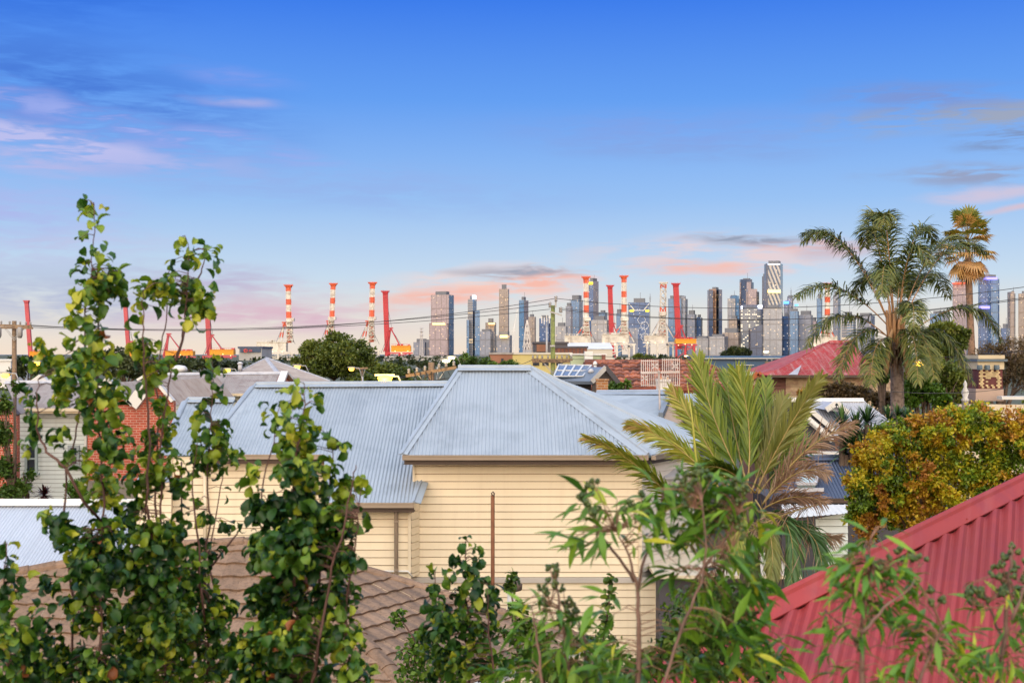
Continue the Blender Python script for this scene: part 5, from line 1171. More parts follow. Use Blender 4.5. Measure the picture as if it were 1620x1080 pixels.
m = MB()
for i in range(4): bar(m, sk[i] + n_ * .02, sk[(i + 1) % 4] + n_ * .02, .07, .06)
m.build('frame', tinpale, o); m = MB(); bar(m, *[hit(x, y, o_ + n_ * .06, n_) for x, y in ((1250, 775), (1303, 774))], .06, .08); m.build('roof_bar', tinpale, t)
m = MB(); slab(m, [P(1237, 799, 28.9), P(1450, 799, 28.9), P(1450, 900, 28.9), P(1237, 900, 28.9)], 3.5, Vector((0, -1, 0))); m.build('wall', drk, t)
pw = on(roofpl(1290, 812, 26.5, .12), [(1236, 797.5), (1341, 798), (1341, 812), (1240, 820)]); part(lambda m: sheet(m, pw, .13, .012, 6, trap), 'flat_roof', trimwh, t)
m = MB(); boards(m, [P(1290, 813, 26.7), P(1341, 810, 26.7), P(1341, 950, 26.7), P(1290, 950, 26.7)], .15, .03); m.build('white_wall', whitew, t)
t = thing('ornate_chimney', 'tall chimney of patterned dark and cream bricks with cream cornice', 'chimney', tuple(G(1567, 47)))
D = 46; k = D / F; cb = surf('chimney_cream', (.72, .60, .40), .7, .1, 1.5); bs = surf('chimney_bluestone', (.14, .19, .23), .6); dbr = surf('brick_dark_plum', (.16, .05, .05), .85, .2, 2, tintvar=.3); cbr = surf('brick_cream', (.66, .50, .27), .8, .1, 3, tintvar=.25)
def cb_(x0, x1, y0, y1, mt, nm, pr=0):
    m = MB(); a, b_ = P(x0, y1, D), P(x1, y0, D); box(m, a.x, b_.x, D - pr, D + 1.1 + pr, a.z, b_.z); return m.build(nm, mt, t)
cb_(1546, 1588, 561.5, 567.5, cb, 'top_course', .1); cb_(1543.5, 1591.5, 568, 571.5, bs, 'bluestone_slab', .16); cb_(1546, 1588, 572, 584, cb, 'frieze', .04)
cb_(1548, 1586, 584, 615, dbr, 'brick_shaft'); cb_(1543, 1587, 615, 634, surf('render_stone', (.55, .40, .32), .85, .1), 'base', .05)
m = MB()
for x in (1550, 1562, 1577): lathe(m, P(x, 581, D - .09), [(.09, -.09), (.10, 0), (.09, .09)], 10)
m.build('roundel', bs, t)
m = MB(); bw = 4.2; bh = 2.9
for r_ in range(10):
    for c_ in range(9):
        x = 1548.3 + c_ * bw + (0 if r_ % 2 else bw / 2); 
        if x + bw > 1586: continue
        keep = (r_ + c_) % 2 == 0 and not (3 < r_ < 8 and 2 < c_ < 6) or (r_ in (1, 3) and c_ % 2 == 0) or r_ == 2 and 2 < c_ < 6 or (r_ in (4, 5, 6, 7, 8) and (c_ < 1 + r_ % 2 or c_ > 6)) or (r_ == 4 and c_ % 3 == 0)
        if keep: a, b_ = P(x + .2, 584.6 + (r_ + 1) * bh, D), P(x + bw - .2, 584.9 + r_ * bh, D); bar(m, Vector((a.x, D - .012, (a.z + b_.z) / 2)), Vector((b_.x, D - .012, (a.z + b_.z) / 2)), .04, b_.z - a.z, Z, R())
m.build('cream_bricks', cbr, t)
t = thing('white_finial_post', 'small white turned finial post right of the palm trunk', 'post', tuple(G(1527, 44)))
m = MB(); lathe(m, P(1527, 634, 44), [(.12, -1), (.12, 0), (.16, .02), (.08, .12), (.14, .3), (.05, .48), (.07, .6), (.01, .72)], 10); m.build('finial', trimwh, t, True)
t = thing('stone_parapet', 'pale stone garden parapet with white rail right of the chimney base', 'wall', tuple(G(1600, 45)))
m = MB(); box(m, P(1520, 0, 45).x, P(1640, 0, 45).x, 45.2, 45.5, 0, P(0, 640, 45).z); m.build('wall', trimw, t); m = MB(); box(m, P(1587, 0, 45).x, P(1640, 0, 45).x, 45.1, 45.6, P(0, 632, 45).z, P(0, 627, 45).z); m.build('coping', trimwh, t)

# carport at the main house right end, its shaded opening painted as dark box
t = thing('carport_shade', 'dark box for the shaded opening low at the right corner of the cream house', 'shed', tuple(G(1090, 24.5)))
m = MB(); box(m, P(1044, 0, 25.5).x, 5.5, 25.6, 28, 0, P(0, 913, 25.5).z); m.build('walls', drk, t); m = MB(); box(m, P(1035, 0, 25.5).x, 5.8, 25.3, 28.2, P(0, 912.5, 25.5).z, P(0, 907, 25.5).z); m.build('roof', trimw, t)  # walls here: dark box standing for the shaded carport opening

# ------------------------------------------------------------------ red metal roof at the lower right
t = thing('red_roof_building', 'near building with bright red corrugated roof and wide red ridge capping', 'building', (4.5, 8, 0))
A_, B_ = P(1218, 984, 10.0), P(1620, 784, 12.0); rd = Vector((-.38, -.9, -.42)).normalized()
nn = (B_ - A_).cross(rd).normalized(); nn = nn if nn.z > 0 else -nn
dl = (B_ - A_).normalized(); A2, B2 = A_ - dl * 1.6, B_ + dl * 2.2
poly = [A2, B2, B2 + rd * 6, A2 + rd * 6]
def sheet_dir(mb, a, b_, rd, ln, n, pitch, amp, steps=8):
    side = rd.cross(n).normalized(); side = side if side.dot(b_ - a) > 0 else -side
    tot = (b_ - a).dot(side); k = int(tot / (pitch / steps)); pv = None
    for i in range(k + 1):
        s = i / k; p = a.lerp(b_, s); h = n * amp * math.sin(tot * s / pitch * math.tau); q0 = p + h; q1 = p + rd * ln + h
        if pv: mb.add([pv[0], pv[1], q1, q0], [(0, 1, 2, 3)], [[(pv[2], 0), (pv[2], ln), (tot * s, ln), (tot * s, 0)]])
        pv = (q0, q1, tot * s)
part(lambda m: sheet_dir(m, A2, B2, rd, 6.0, nn, .135, .02), 'corrugated_roof', redm, t, True)
cw = dl.cross(nn).normalized(); cw = cw if cw.dot(rd) > 0 else -cw
C0, C1_ = P(1222, 944, 10.25), P(1620, 752, 12.25)
d2 = (C1_ - C0).normalized(); C0 -= d2 * 1.6; C1_ += d2 * 2.2
lo0, lo1 = A2 + nn * .02, B2 + nn * .02
m = MB()
prof = []
for f_, h in ((0, 0.0), (.06, .006), (.62, .03), (.72, .055), (.88, .065), (1.0, .04)):
    prof.append((lo0.lerp(C0, f_) + nn * h, lo1.lerp(C1_, f_) + nn * h))
for i in range(len(prof) - 1): m.add([prof[i][0], prof[i][1], prof[i + 1][1], prof[i + 1][0]], [(0, 1, 2, 3)], [[(0, 0), (5, 0), (5, .1), (0, .1)]])
bk = Vector((.1, .5, -.45)); m.add([prof[-1][0], prof[-1][1], prof[-1][1] + bk, prof[-1][0] + bk], [(0, 1, 2, 3)]); m.add([prof[0][0], prof[0][1], prof[0][1] - nn * .016, prof[0][0] - nn * .016], [(0, 1, 2, 3)])
m.build('ridge_cap', redm, t, True)
m = MB()
for i in range(8): p = lo0.lerp(lo1, (i + .6) / 8).lerp(C0.lerp(C1_, (i + .6) / 8), .12) + nn * .012; lathe(m, p, [(.008, 0), (.008, .008), (.004, .012)], 6)
m.build('rivets', redm, t)
m = MB(); slab(m, [A2 + bk * .8, B2 + bk * .8, B2 + bk * .8 + rd * 5.6 + Vector((0, 0, -2.5)), A2 + bk * .8 + rd * 5.6 + Vector((0, 0, -2.5))], .1); m.build('under_structure', drk, t)

# ------------------------------------------------------------------ palms
def bez(a, b, c, s): return a * (1 - s) ** 2 + b * 2 * s * (1 - s) + c * s * s
def frond(mr, ml, base, ctrl, tip, ll, n=46, droop=.5, w=.022, tint=.5, tv=.25, start=.22, flat_=.9, side=None, rr=.022, bend=.6, dead=False, messy=.1):
    prev = None; pts = [bez(base, ctrl, tip, i / 20) for i in range(21)]
    tube(mr, pts, [rr * (1.3 - 1.15 * i / 20) for i in range(21)], 5, tint)
    for i in range(n):
        s = start + (1 - start) * (i + U(0, .6)) / n; s = min(s, .995)
        p = bez(base, ctrl, tip, s); d = (bez(base, ctrl, tip, min(1, s + .02)) - bez(base, ctrl, tip, s - .02)).normalized()
        sd_ = d.cross(side or Z); 
        if sd_.length < .15: sd_ = d.cross(Vector((0, 1, 0)))
        sd_.normalize(); upv = sd_.cross(d)
        le = ll * (math.sin(math.pi * min(1, (s - start) / (1 - start) * .8 + .16)) ** .6) * U(.8, 1.1)
        for sg in (-1, 1):
            dd = (sd_ * sg * flat_ + d * bend + upv * U(-.15, .3) + rv() * messy).normalized()
            q = [p]; cur = dd.copy(); seg = le / 3
            for k in range(3):
                q.append(q[-1] + cur * seg); cur = (cur + Vector((0, 0, -droop * U(.4, 1.5))) + rv() * messy * .4).normalized()
            ws = dd.cross(upv if abs(dd.dot(upv)) < .9 else d).normalized(); ws = (ws * .8 + upv * U(-.5, .5)).normalized() * w
            t_ = min(1, max(0, tint + U(-tv, tv) + (s - .4) * .45))
            ml.add([q[0] - ws * .5, q[0] + ws * .5, q[1] + ws, q[1] - ws, q[2] + ws * .8, q[2] - ws * .8, q[3]], [(0, 1, 2, 3), (3, 2, 4, 5), (5, 4, 6)], None, t_)
def pxf(b, c, t_, D, dt): return P(b[0], b[1], D), P(c[0], c[1], D + dt * .5), P(t_[0], t_[1], D + dt)
stalk = surf('frond_stalk', (.42, .30, .10), .6, .2, 3); stalko = surf('frond_stalk_orange', (.50, .27, .12), .6, .2, 3)
DQ = 43.0
t = thing('queen_palm', 'large feather palm with grey trunk and arching dark fronds before the skyline', 'palm tree', tuple(G(1419, DQ)))
m = MB(); pts = [G(1420, DQ), P(1420, 650, DQ), P(1419, 600, DQ), P(1417, 560, DQ), P(1415, 525, DQ)]
tube(m, pts, [.30, .235, .215, .20, .15], 12); 
for i in range(40): z = 1 + i * .17; lathe(m, Vector((G(1420, DQ).x, DQ, z)), [(.20, 0), (.245 - i * .0006, .03), (.20, .07)], 12)
m.build('trunk', surf('palm_trunk_grey', (.26, .20, .17), .9, .25, 3, (.15, .11, .09), 9), t, True)
QF = [((1270, 384), (1325, 318), 0), ((1268, 372), (1345, 340), 1.2), ((1259, 470), (1318, 418), -1.0), ((1276, 550), (1325, 455), -.6), ((1324, 600), (1352, 488), -1.2), ((1378, 608), (1378, 520), -1.6),
      ((1368, 392), (1376, 290), .8), ((1398, 356), (1398, 285), -1.4), ((1378, 350), (1392, 296), 1.6), ((1478, 384), (1446, 298), .6), ((1470, 420), (1436, 330), -1.5), ((1560, 402), (1500, 335), .4), ((1522, 376), (1470, 360), 2.0), ((1584, 540), (1548, 435), -.4), ((1538, 606), (1498, 488), -1.0),
      ((1478, 600), (1462, 480), -1.6), ((1452, 606), (1450, 490), -2.0), ((1432, 470), (1425, 380), 2.2), ((1350, 470), (1392, 380), 2.4), ((1500, 470), (1462, 380), 2.4), ((1445, 520), (1450, 430), -2.6), ((1395, 470), (1398, 350), -2.4)]
mr, ml = None, None
for i, (tp, cp, dt) in enumerate(QF):
    b0 = (1417 + (tp[0] - 1417) * .05, 532 + (6 if tp[1] > 500 else -12)); a, c, e = pxf(b0, cp, tp, DQ, dt)
    mr = MB(); ml = MB(); frond(mr, ml, a, c, e, .84, 112, .6, .020, .55, .45, .2, .75, rr=.018, messy=.34)
    o = mr.build('frond', stalko, t, True); ml.build('leaflets', LF['palm'], o)
for sx in (-1, 1):
    m = MB(); q = [P(1417 + sx * 5, 520, DQ - .2), P(1419 + sx * 11, 535, DQ - .35), P(1419 + sx * 15, 560, DQ - .4), P(1419 + sx * 17, 585, DQ - .35), P(1419 + sx * 17, 597, DQ - .3)]
    tube(m, q, [.04, .08, .12, .09, .015], 8); m.build('spathe', surf('spathe_tan', (.55, .33, .16), .7, .15, 2), t, True)
m = MB()
for i in range(14): a = i * 2.4; p = P(1417, 545 - i * 2.2, DQ); tube(m, [p + Vector((0, 0, -.5)), p + Vector((math.cos(a) * .25, math.sin(a) * .25, .1)), p + Vector((math.cos(a) * .3, math.sin(a) * .3, .75))], [.10, .07, .04], 6, R())
m.build('leaf_bases', stalko, t, True)
m = MB(); 
for i in range(60): p = P(U(1404, 1432), U(535, 560), DQ - .3); leafquad(m, p, Vector((U(-.3, .3), 0, -1)).normalized(), Vector((0, 1, 0)), U(.4, 1.0), .04, R())
m.build('hanging_fibres', LF['dead'], t)
# fan palm
DF = 95.0
t = thing('fan_palm', 'tall slim fan palm with brown skirted crown, right of the feather palm', 'palm tree', tuple(G(1536, DF)))
m = MB(); tube(m, [G(1541, DF), P(1537, 560, DF), P(1534, 480, DF), P(1532, 425, DF), P(1531, 395, DF)], [.36, .28, .24, .27, .2], 10); m.build('trunk', surf('palm_trunk_brown', (.28, .17, .11), .9, .25, 2, (.16, .10, .07), 6), t, True)
mr = MB()
def fan(ml, mr, p, d, r, tint, droop=.3):
    d = d.normalized(); s = d.cross(Z); s = s.normalized() if s.length > .1 else Vector((1, 0, 0)); n = s.cross(d)
    c = p + d * r * 1.5; tube(mr, [p, c], .025, 4)
    for k in range(15):
        a = (k - 7) / 7 * 1.7; v = (d * math.cos(a) + s * math.sin(a)); w_ = (s * math.cos(a) - d * math.sin(a)) * r * .085
        q1 = c + v * r * .6; q2 = c + v * r * U(.95, 1.15) + Vector((0, 0, -droop * r * U(.5, 1.2)))
        ml.add([c, q1 + w_, q2, q1 - w_], [(0, 1, 2, 3)], None, min(1, max(0, tint + U(-.15, .15))))
top = P(1531, 384, DF)
for i in range(52):
    f_ = i / 52; el_ = 1.4 - f_ * 2.6 + U(-.25, .25); az_ = i * 2.39996; d = Vector((math.cos(az_) * math.cos(el_), math.sin(az_) * math.cos(el_), math.sin(el_)))
    ml = MB(); mr = MB(); z = -f_ * 1.6
    fan(ml, mr, top + Vector((0, 0, z + .3)), d, U(.8, 1.05) * (1.1 - .45 * max(0, f_ - .4)), .22 + (.85 * f_ if R() < .8 else .55) + U(-.1, .2), .12 + f_ * .6)
    o = mr.build('fan_leaf', stalk, t); ml.build('blade', LF['fan'], o)
# centre palm
DC = 17.5
t = thing('kentia_palm', 'yellow green feather palm with upright and drooping fronds right of the cream house', 'palm tree', tuple(G(1190, DC)))
m = MB(); tube(m, [G(1190, DC), P(1188, 960, DC), P(1186, 880, DC), P(1180, 800, DC)], [.22, .16, .14, .08], 10)
m.build('trunk', surf('palm_trunk_dark', (.14, .10, .07), .9, .25, 3), t, True)
# base, ctrl, tip, depth, leaflet length, mat, tint, droop
CF = [((1180, 770), (1120, 660), (1104, 566), .5, .42, 'palmy', .22, .05), ((1182, 770), (1195, 660), (1165, 586), .3, .42, 'palmy', .25, .05), ((1182, 770), (1150, 640), (1150, 590), .9, .40, 'palmy', .15, .05), ((1100, 838), (1030, 730), (925, 692), -.7, .34, 'palmy', .45, .35), ((1160, 800), (1080, 690), (994, 672), .4, .34, 'palmy', .5, .3),
      ((1165, 790), (1110, 680), (1060, 616), .6, .34, 'palmy', .4, .15), ((1195, 780), (1235, 690), (1300, 594), -.2, .32, 'palm', .9, .15), ((1188, 780), (1218, 700), (1240, 628), .5, .36, 'palm', .95, .12),
      ((1200, 780), (1210, 690), (1212, 600), 1.0, .36, 'palmy', .1, .08), ((1205, 800), (1270, 690), (1352, 672), -.3, .30, 'dead', .5, .3), ((1205, 800), (1265, 720), (1312, 752), -.5, .26, 'dead', .6, .35), ((1200, 810), (1255, 770), (1306, 795), -.6, .28, 'dead', .35, .5),
      ((1190, 800), (1130, 800), (1080, 860), -.5, .30, 'palmy', .35, .5), ((1310, 795), (1215, 810), (1120, 885), -.9, .34, 'dead', .7, .9), ((1200, 810), (1270, 800), (1250, 935), -.6, .34, 'yucca', .6, .5), ((1210, 830), (1310, 810), (1300, 930), -.4, .34, 'yucca', .45, .6), ((1195, 800), (1170, 780), (1165, 900), -1.0, .32, 'palmy', .3, .6),
      ((1195, 780), (1140, 720), (1100, 745), -.8, .30, 'palmy', .15, .25), ((1200, 780), (1260, 700), (1290, 700), .8, .34, 'yucca', .8, .3), ((1195, 790), (1230, 840), (1220, 920), -.9, .30, 'palm', .8, .5),
      ((1205, 800), (1250, 740), (1270, 650), .6, .34, 'palmy', .3, .1), ((1200, 830), (1150, 860), (1120, 930), -.4, .3, 'dead', .2, .6), ((1210, 820), (1290, 860), (1330, 850), .2, .26, 'dead', .6, .5), ((1200, 820), (1180, 860), (1200, 950), -.4, .3, 'palm', .5, .6)]
for b0, cp, tp, dt, ll, mt, ti, dr in CF:
    a, c, e = pxf(b0, cp, tp, DC, dt); ll *= 1.22; mr = MB(); ml = MB(); frond(mr, ml, a, c, e, ll, 100 if mt != 'dead' else 64, dr, .0125 if mt != 'dead' else .008, ti, .22, .14, .5, rr=.011, bend=1.2 if mt != 'dead' else .8, side=Vector((.15, 1, .3)), messy=.2)
    o = mr.build('frond', stalk, t, True); ml.build('leaflets', LF[mt], o)
m = MB(); tube(m, [P(1104, 800, DC - 1), P(1103, 747, DC - 1), P(1096, 670, DC - 1), P(1087, 604, DC - 1)], [.02, .018, .014, .004], 6); m.build('spear_leaf', surf('spear_yellow', (.42, .40, .06), .5), t, True)
m = MB()
for i in range(260):
    p = P(U(1185, 1300), U(690, 900), DC + U(-.6, .4)); leafquad(m, p, (Vector((U(-.6, .6), U(-.4, .4), -1))).normalized(), rv(), U(.15, .45), .012, R())
m.build('dry_strands', LF['dead'], t)
# yuccas and cordylines
def spiky(name, label, cat, D, rosettes, mat, ln, w, n=90):
    t = thing(name, label, cat, tuple(G(rosettes[0][0], D)))
    m = MB()
    for x, y in rosettes: tube(m, [G(x, D), P(x, y + 4, D)], [.09, .07], 7)
    m.build('stem', bark, t, True)
    for x, y in rosettes:
        m = MB(); c = P(x, y, D + U(-.2, .2))
        for i in range(n):
            e = U(-.5, 1.5); a = U(0, 6.3); d = Vector((math.cos(a) * math.cos(e), math.sin(a) * math.cos(e), math.sin(e))); s = d.cross(Z).normalized() * w; l = ln * U(.75, 1.1)
            q1 = c + d * l * .5; q2 = c + d * l + Vector((0, 0, -.12 * l)); m.add([c - s * .6, c + s * .6, q1 + s, q1 - s, q2], [(0, 1, 2, 3), (3, 2, 4)], None, R())
        m.build('rosette', LF[mat], t)
    return t
spiky('yucca', 'spiky green yucca clump between the grey roof and the orange shrub', 'yucca', 30, [(1355, 680), (1332, 672), (1372, 668), (1348, 705), (1378, 695), (1338, 715), (1362, 715)], 'yucca', .62, .022, 80)
spiky('yucca', 'smaller spiky yucca at the foot of the queen palm trunk', 'yucca', 36, [(1420, 660), (1436, 664), (1405, 664)], 'yucca', .5, .025, 70)
spiky('cordyline', 'dark wine red cordyline by the white weatherboard house', 'cordyline', 39, [(70, 783)], 'wine', .42, .03, 70)
spiky('cordyline', 'blackish cordyline left of the wine red one', 'cordyline', 39, [(43, 776), (36, 786)], 'wine', .42, .02, 70)
# orange shrub
cl = []
big = [(1400, 705, 50, 34), (1370, 760, 34, 44), (1440, 690, 50, 34), (1490, 675, 56, 34), (1545, 668, 50, 32), (1600, 668, 50, 34), (1385, 790, 50, 44), (1368, 825, 26, 36), (1430, 745, 60, 50), (1490, 735, 60, 56), (1550, 725, 60, 56), (1610, 715, 60, 56), (1440, 805, 56, 44), (1500, 785, 56, 44), (1560, 765, 50, 40), (1640, 700, 50, 60)]
for x, y, a, b_ in big:
    for _ in range(17):
        v = rv(); s_ = U(12, 22); cl.append((x + v.x * a * .8, y + v.z * b_ * .8, s_, s_ * U(.6, .95), v.y * a / F * 22 * .9 + .3))
for x, y, a, b_ in big: cl.append((x, y, a * .9, b_ * .9, .35))
tree('lilly_pilly_shrub', 'big rounded shrub with yellow, orange and green leaves behind the red roof', 'shrub', 22, cl, 80000, .066, 'autumn', None, .43, .38, leaf=.1, asp=.6, inner=.3, limb=.25)
# ------------------------------------------------------------------ foreground ornamental pears
def pearleaf(mb, p, d, nrm, ln, tint, curl, fold=.35):
    """broad ovate leaf, folded along the midrib and curled back toward its tip"""
    s = d.cross(nrm)
    if s.length < .05: return
    s.normalize(); n = s.cross(d); W = [.05, .27, .34, .25, .01]; q = p.copy(); a = 0.0; rows = []
    for i, w_ in enumerate(W):
        dd = d * math.cos(a) + n * -math.sin(a); nn_ = n * math.cos(a) + d * math.sin(a)
        wv = s * ln * w_; up = nn_ * ln * w_ * fold; wob = ln * U(-.03, .03)
        rows.append((q + wv + up + nn_ * wob, q, q - wv + up - nn_ * wob)); q = q + dd * ln * .25; a += curl / 4
    vs = [x for r in rows for x in r]; fs = []
    for i in range(4): b = i * 3; fs += [(b, b + 1, b + 4, b + 3), (b + 1, b + 2, b + 5, b + 4)]
    mb.add(vs, fs, None, tint)
def lance(mb, p, d, nrm, ln, tint, curl, wd=.11):
    s = d.cross(nrm)
    if s.length < .05: return
    s.normalize(); n = s.cross(d); W = [.15, .7, 1, .95, .65, .3, .02]; q = p.copy(); a = 0.0; rows = []
    for w_ in W:
        dd = d * math.cos(a) - n * math.sin(a); nn_ = n * math.cos(a) + d * math.sin(a); wv = s * ln * wd * w_
        rows.append((q + wv + nn_ * ln * wd * w_ * .35, q, q - wv + nn_ * ln * wd * w_ * .35)); q = q + dd * ln / 6; a += curl / 6
    vs = [x for r in rows for x in r]; fs = []
    for i in range(6): b = i * 3; fs += [(b, b + 1, b + 4, b + 3), (b + 1, b + 2, b + 5, b + 4)]
    mb.add(vs, fs, None, tint)
def near(D, lines, p):
    best = None
    for ln_ in lines:
        for i in range(len(ln_) - 1):
            a, b_ = ln_[i], ln_[i + 1]; ab = b_ - a; t_ = max(0, min(1, (p - a).dot(ab) / ab.length_squared)); q = a + ab * t_; dd = (q - p).length
            if best is None or dd < best[0]: best = (dd, q, ab.normalized())
    return best
def pear(label, D, leaders, blobs, ls=.061, dens=1.08):
    rx = P(leaders[0][0][0], leaders[0][0][1], D).x
    t = thing('pear_tree', label, 'tree', (rx, D, 0), 'ornamental pears in the foreground')
    lines = []; m = MB()
    for li, ld in enumerate(leaders):
        dz = [0, .25, -.2, .15, -.1, .3, -.25, .1][li % 8]; pts = [P(x, y, D + dz) for x, y in ld]
        sm = []
        for i in range(len(pts) - 1):
            for k in range(4): sm.append(pts[i].lerp(pts[i + 1], k / 4) + Vector((U(-1, 1), U(-1, 1), 0)) * .006)
        sm.append(pts[-1]); lines.append(sm); n = len(sm)
        tube(m, sm, [.0018 + .0046 * (1 - i / (n - 1)) for i in range(n)], 6)
        if li == 0: tube(m, [Vector((rx, D, 0)), Vector((rx, D, 2)), pts[0]], [.05, .03, .008], 8)
        elif pts[0].z > 5.0:
            q_ = min(lines[0], key=lambda c_: (c_ - (pts[0] - Vector((0, 0, .25)))).length); tube(m, [q_, q_.lerp(pts[0], .5) - Vector((0, 0, .03)), pts[0]], [.006, .006, .0064], 6)
        else: tube(m, [Vector((rx, D, 2.2)), Vector(((rx + pts[0].x) / 2, D, 3.0)), pts[0]], [.025, .014, .008], 7)
    tw = MB(); lf = MB()
    for (x, y, bx, by, n) in blobs:
        n = max(1, int(n * dens)); tb = U(-.16, .16); cdz = U(-.12, .12)
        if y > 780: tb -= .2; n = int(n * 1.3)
        k = 0
        while k < n:
            v = rv() * (R() ** .38); p = P(x + v.x * bx, y + v.z * by, D + cdz + v.y * min(.32, .02 + bx / F * D * 1.2))
            ng = near(D, lines, p); ax = ng[1]
            if ng[0] < .13 and R() < .3: tube(tw, [ax, ax.lerp(p, .55) + Vector((0, 0, .012)), p], [.0024, .0018, .0012], 4, cap=False)
            k += 1
            out = (p - ax); out.z = 0
            out = out.normalized() if out.length > 1e-3 else rv()
            d = (out * U(.2, .9) + rv() * .55 + Vector((0, 0, U(-.9, .35)))).normalized()
            n_ = (Z + rv() * .8).normalized()
            ti = .46 + tb + U(-.34, .34); r_ = R()
            if r_ < .10: ti = U(.72, .9)
            elif r_ < .106: ti = 1
            ti = min(ti, .95) if r_ > .106 else ti
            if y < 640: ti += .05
            ti = min(ti, .95) if r_ > .106 or r_ < .10 else ti
            s_ = ls * U(.42, 1.2); 
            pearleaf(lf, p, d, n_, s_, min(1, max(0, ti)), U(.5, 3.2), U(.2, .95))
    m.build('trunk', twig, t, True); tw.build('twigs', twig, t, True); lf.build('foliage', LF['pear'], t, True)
    return t
pear('leafy pear with two tall whips, its tip the highest leaf in view', 5.4,
 [[(150, 1100), (160, 1000), (158, 900), (163, 800), (160, 700), (150, 640), (138, 560), (133, 500), (143, 440), (148, 380), (149, 325)],
  [(110, 1100), (118, 960), (100, 830), (106, 740), (118, 690), (128, 640), (134, 580), (134, 500), (137, 450)], [(104, 740), (75, 715), (60, 690), (58, 640), (60, 600)], [(155, 560), (155, 500), (154, 450)]],
 [(140, 324, 11, 10, 6), (134, 334, 5, 7, 2), (157, 331, 2, 2, 1), (150, 358, 9, 11, 6), (128, 380, 6, 17, 5), (161, 383, 6, 7, 2), (150, 401, 5, 9, 4), (168, 408, 6, 6, 2), (165, 445, 30, 28, 62), (134, 425, 8, 16, 8), (130, 462, 16, 20, 20), (152, 470, 14, 20, 16), (180, 452, 14, 24, 24), (122, 497, 9, 16, 7), (133, 505, 8, 14, 7), (113, 512, 6, 20, 9), (152, 492, 7, 14, 6), (140, 518, 6, 12, 5), (116, 542, 7, 16, 7), (156, 534, 12, 18, 16), (138, 548, 12, 20, 14), (62, 547, 14, 18, 12), (50, 570, 10, 14, 6),
  (115, 590, 42, 32, 80), (150, 575, 26, 26, 40), (85, 570, 22, 22, 26), (50, 640, 14, 42, 26), (60, 680, 14, 34, 22), (42, 700, 8, 14, 5), (155, 640, 34, 38, 76), (180, 620, 18, 26, 24), (105, 620, 22, 34, 38), (102, 690, 12, 26, 14), (130, 740, 12, 36, 18), (172, 700, 24, 36, 40), (165, 770, 30, 44, 80), (110, 725, 12, 16, 8), (190, 690, 12, 24, 14),
  (100, 830, 22, 24, 26), (125, 860, 24, 26, 40), (82, 815, 10, 14, 8), (165, 850, 28, 38, 85), (150, 900, 40, 36, 100), (85, 920, 26, 28, 22), (75, 985, 30, 40, 40), (140, 960, 40, 44, 100), (95, 1050, 56, 38, 130), (160, 1055, 50, 38, 130)])
pear('pear shoots with two fan shaped leafy tops left of the first striped crane', 5.7,
 [[(262, 1100), (258, 980), (250, 880), (255, 800), (252, 720), (262, 640), (272, 580), (288, 540), (294, 500), (298, 450), (300, 400), (292, 372)],
  [(240, 1060), (246, 900), (248, 760), (250, 660), (248, 600), (256, 545), (264, 495), (262, 450), (270, 420)], [(232, 800), (236, 700), (230, 600), (228, 540), (226, 500), (226, 460)], [(298, 490), (312, 450), (320, 425), (330, 390)]],
 [(288, 378, 7, 12, 6), (294, 396, 8, 8, 5), (308, 383, 5, 8, 3), (323, 392, 5, 14, 5), (338, 397, 7, 10, 5), (345, 388, 3, 4, 1), (274, 412, 5, 12, 4), (303, 412, 13, 12, 9), (343, 420, 5, 10, 3), (335, 446, 4, 16, 5), (290, 462, 28, 28, 78), (270, 440, 12, 12, 10), (318, 482, 18, 26, 38), (260, 452, 16, 13, 20), (248, 450, 10, 12, 8), (226, 456, 11, 10, 8), (226, 474, 12, 10, 9), (222, 497, 6, 8, 4), (241, 484, 4, 9, 3), (300, 508, 12, 9, 9), (206, 502, 4, 6, 2), (216, 531, 6, 5, 3), (206, 545, 14, 12, 9), (236, 552, 20, 18, 28), (250, 580, 20, 18, 28), (238, 608, 12, 14, 9), (252, 645, 16, 20, 20), (246, 685, 22, 20, 30), (262, 668, 12, 16, 12), (232, 708, 12, 16, 10), (255, 735, 30, 28, 60), (282, 760, 14, 22, 20), (235, 765, 26, 30, 40), (212, 740, 12, 26, 14),
  (205, 812, 22, 26, 40), (235, 850, 34, 38, 80), (262, 845, 28, 30, 60), (200, 900, 38, 38, 100), (245, 920, 44, 46, 150), (285, 895, 30, 36, 60), (215, 990, 56, 44, 190), (270, 985, 46, 44, 130), (230, 1060, 66, 36, 220)])
pear('pear shoot with a single pointed top before the grey hip roof house', 5.9,
 [[(328, 1100), (330, 980), (322, 900), (333, 820), (328, 760), (331, 700), (336, 640), (336, 575)], [(352, 1100), (345, 960), (330, 880), (350, 770), (352, 720)], [(318, 930), (312, 840), (303, 760), (312, 700)], [(330, 900), (370, 850), (384, 830)]],
 [(336, 570, 8, 12, 7), (350, 585, 7, 10, 3), (334, 600, 8, 16, 9), (325, 640, 12, 20, 14), (352, 625, 7, 10, 4), (320, 665, 12, 20, 12), (346, 678, 16, 22, 22), (330, 700, 26, 28, 52), (355, 708, 16, 22, 20), (318, 725, 22, 20, 30), (344, 735, 18, 18, 20), (374, 718, 6, 14, 4), (366, 740, 8, 8, 3), (312, 790, 8, 9, 5), (324, 817, 14, 12, 11), (292, 815, 14, 10, 8), (356, 780, 5, 8, 2), (355, 825, 12, 9, 6), (380, 830, 7, 9, 3), (326, 870, 18, 18, 18), (312, 920, 26, 40, 60), (340, 965, 28, 40, 70), (320, 1040, 50, 44, 160), (375, 1030, 24, 40, 44), (300, 985, 30, 40, 60)])
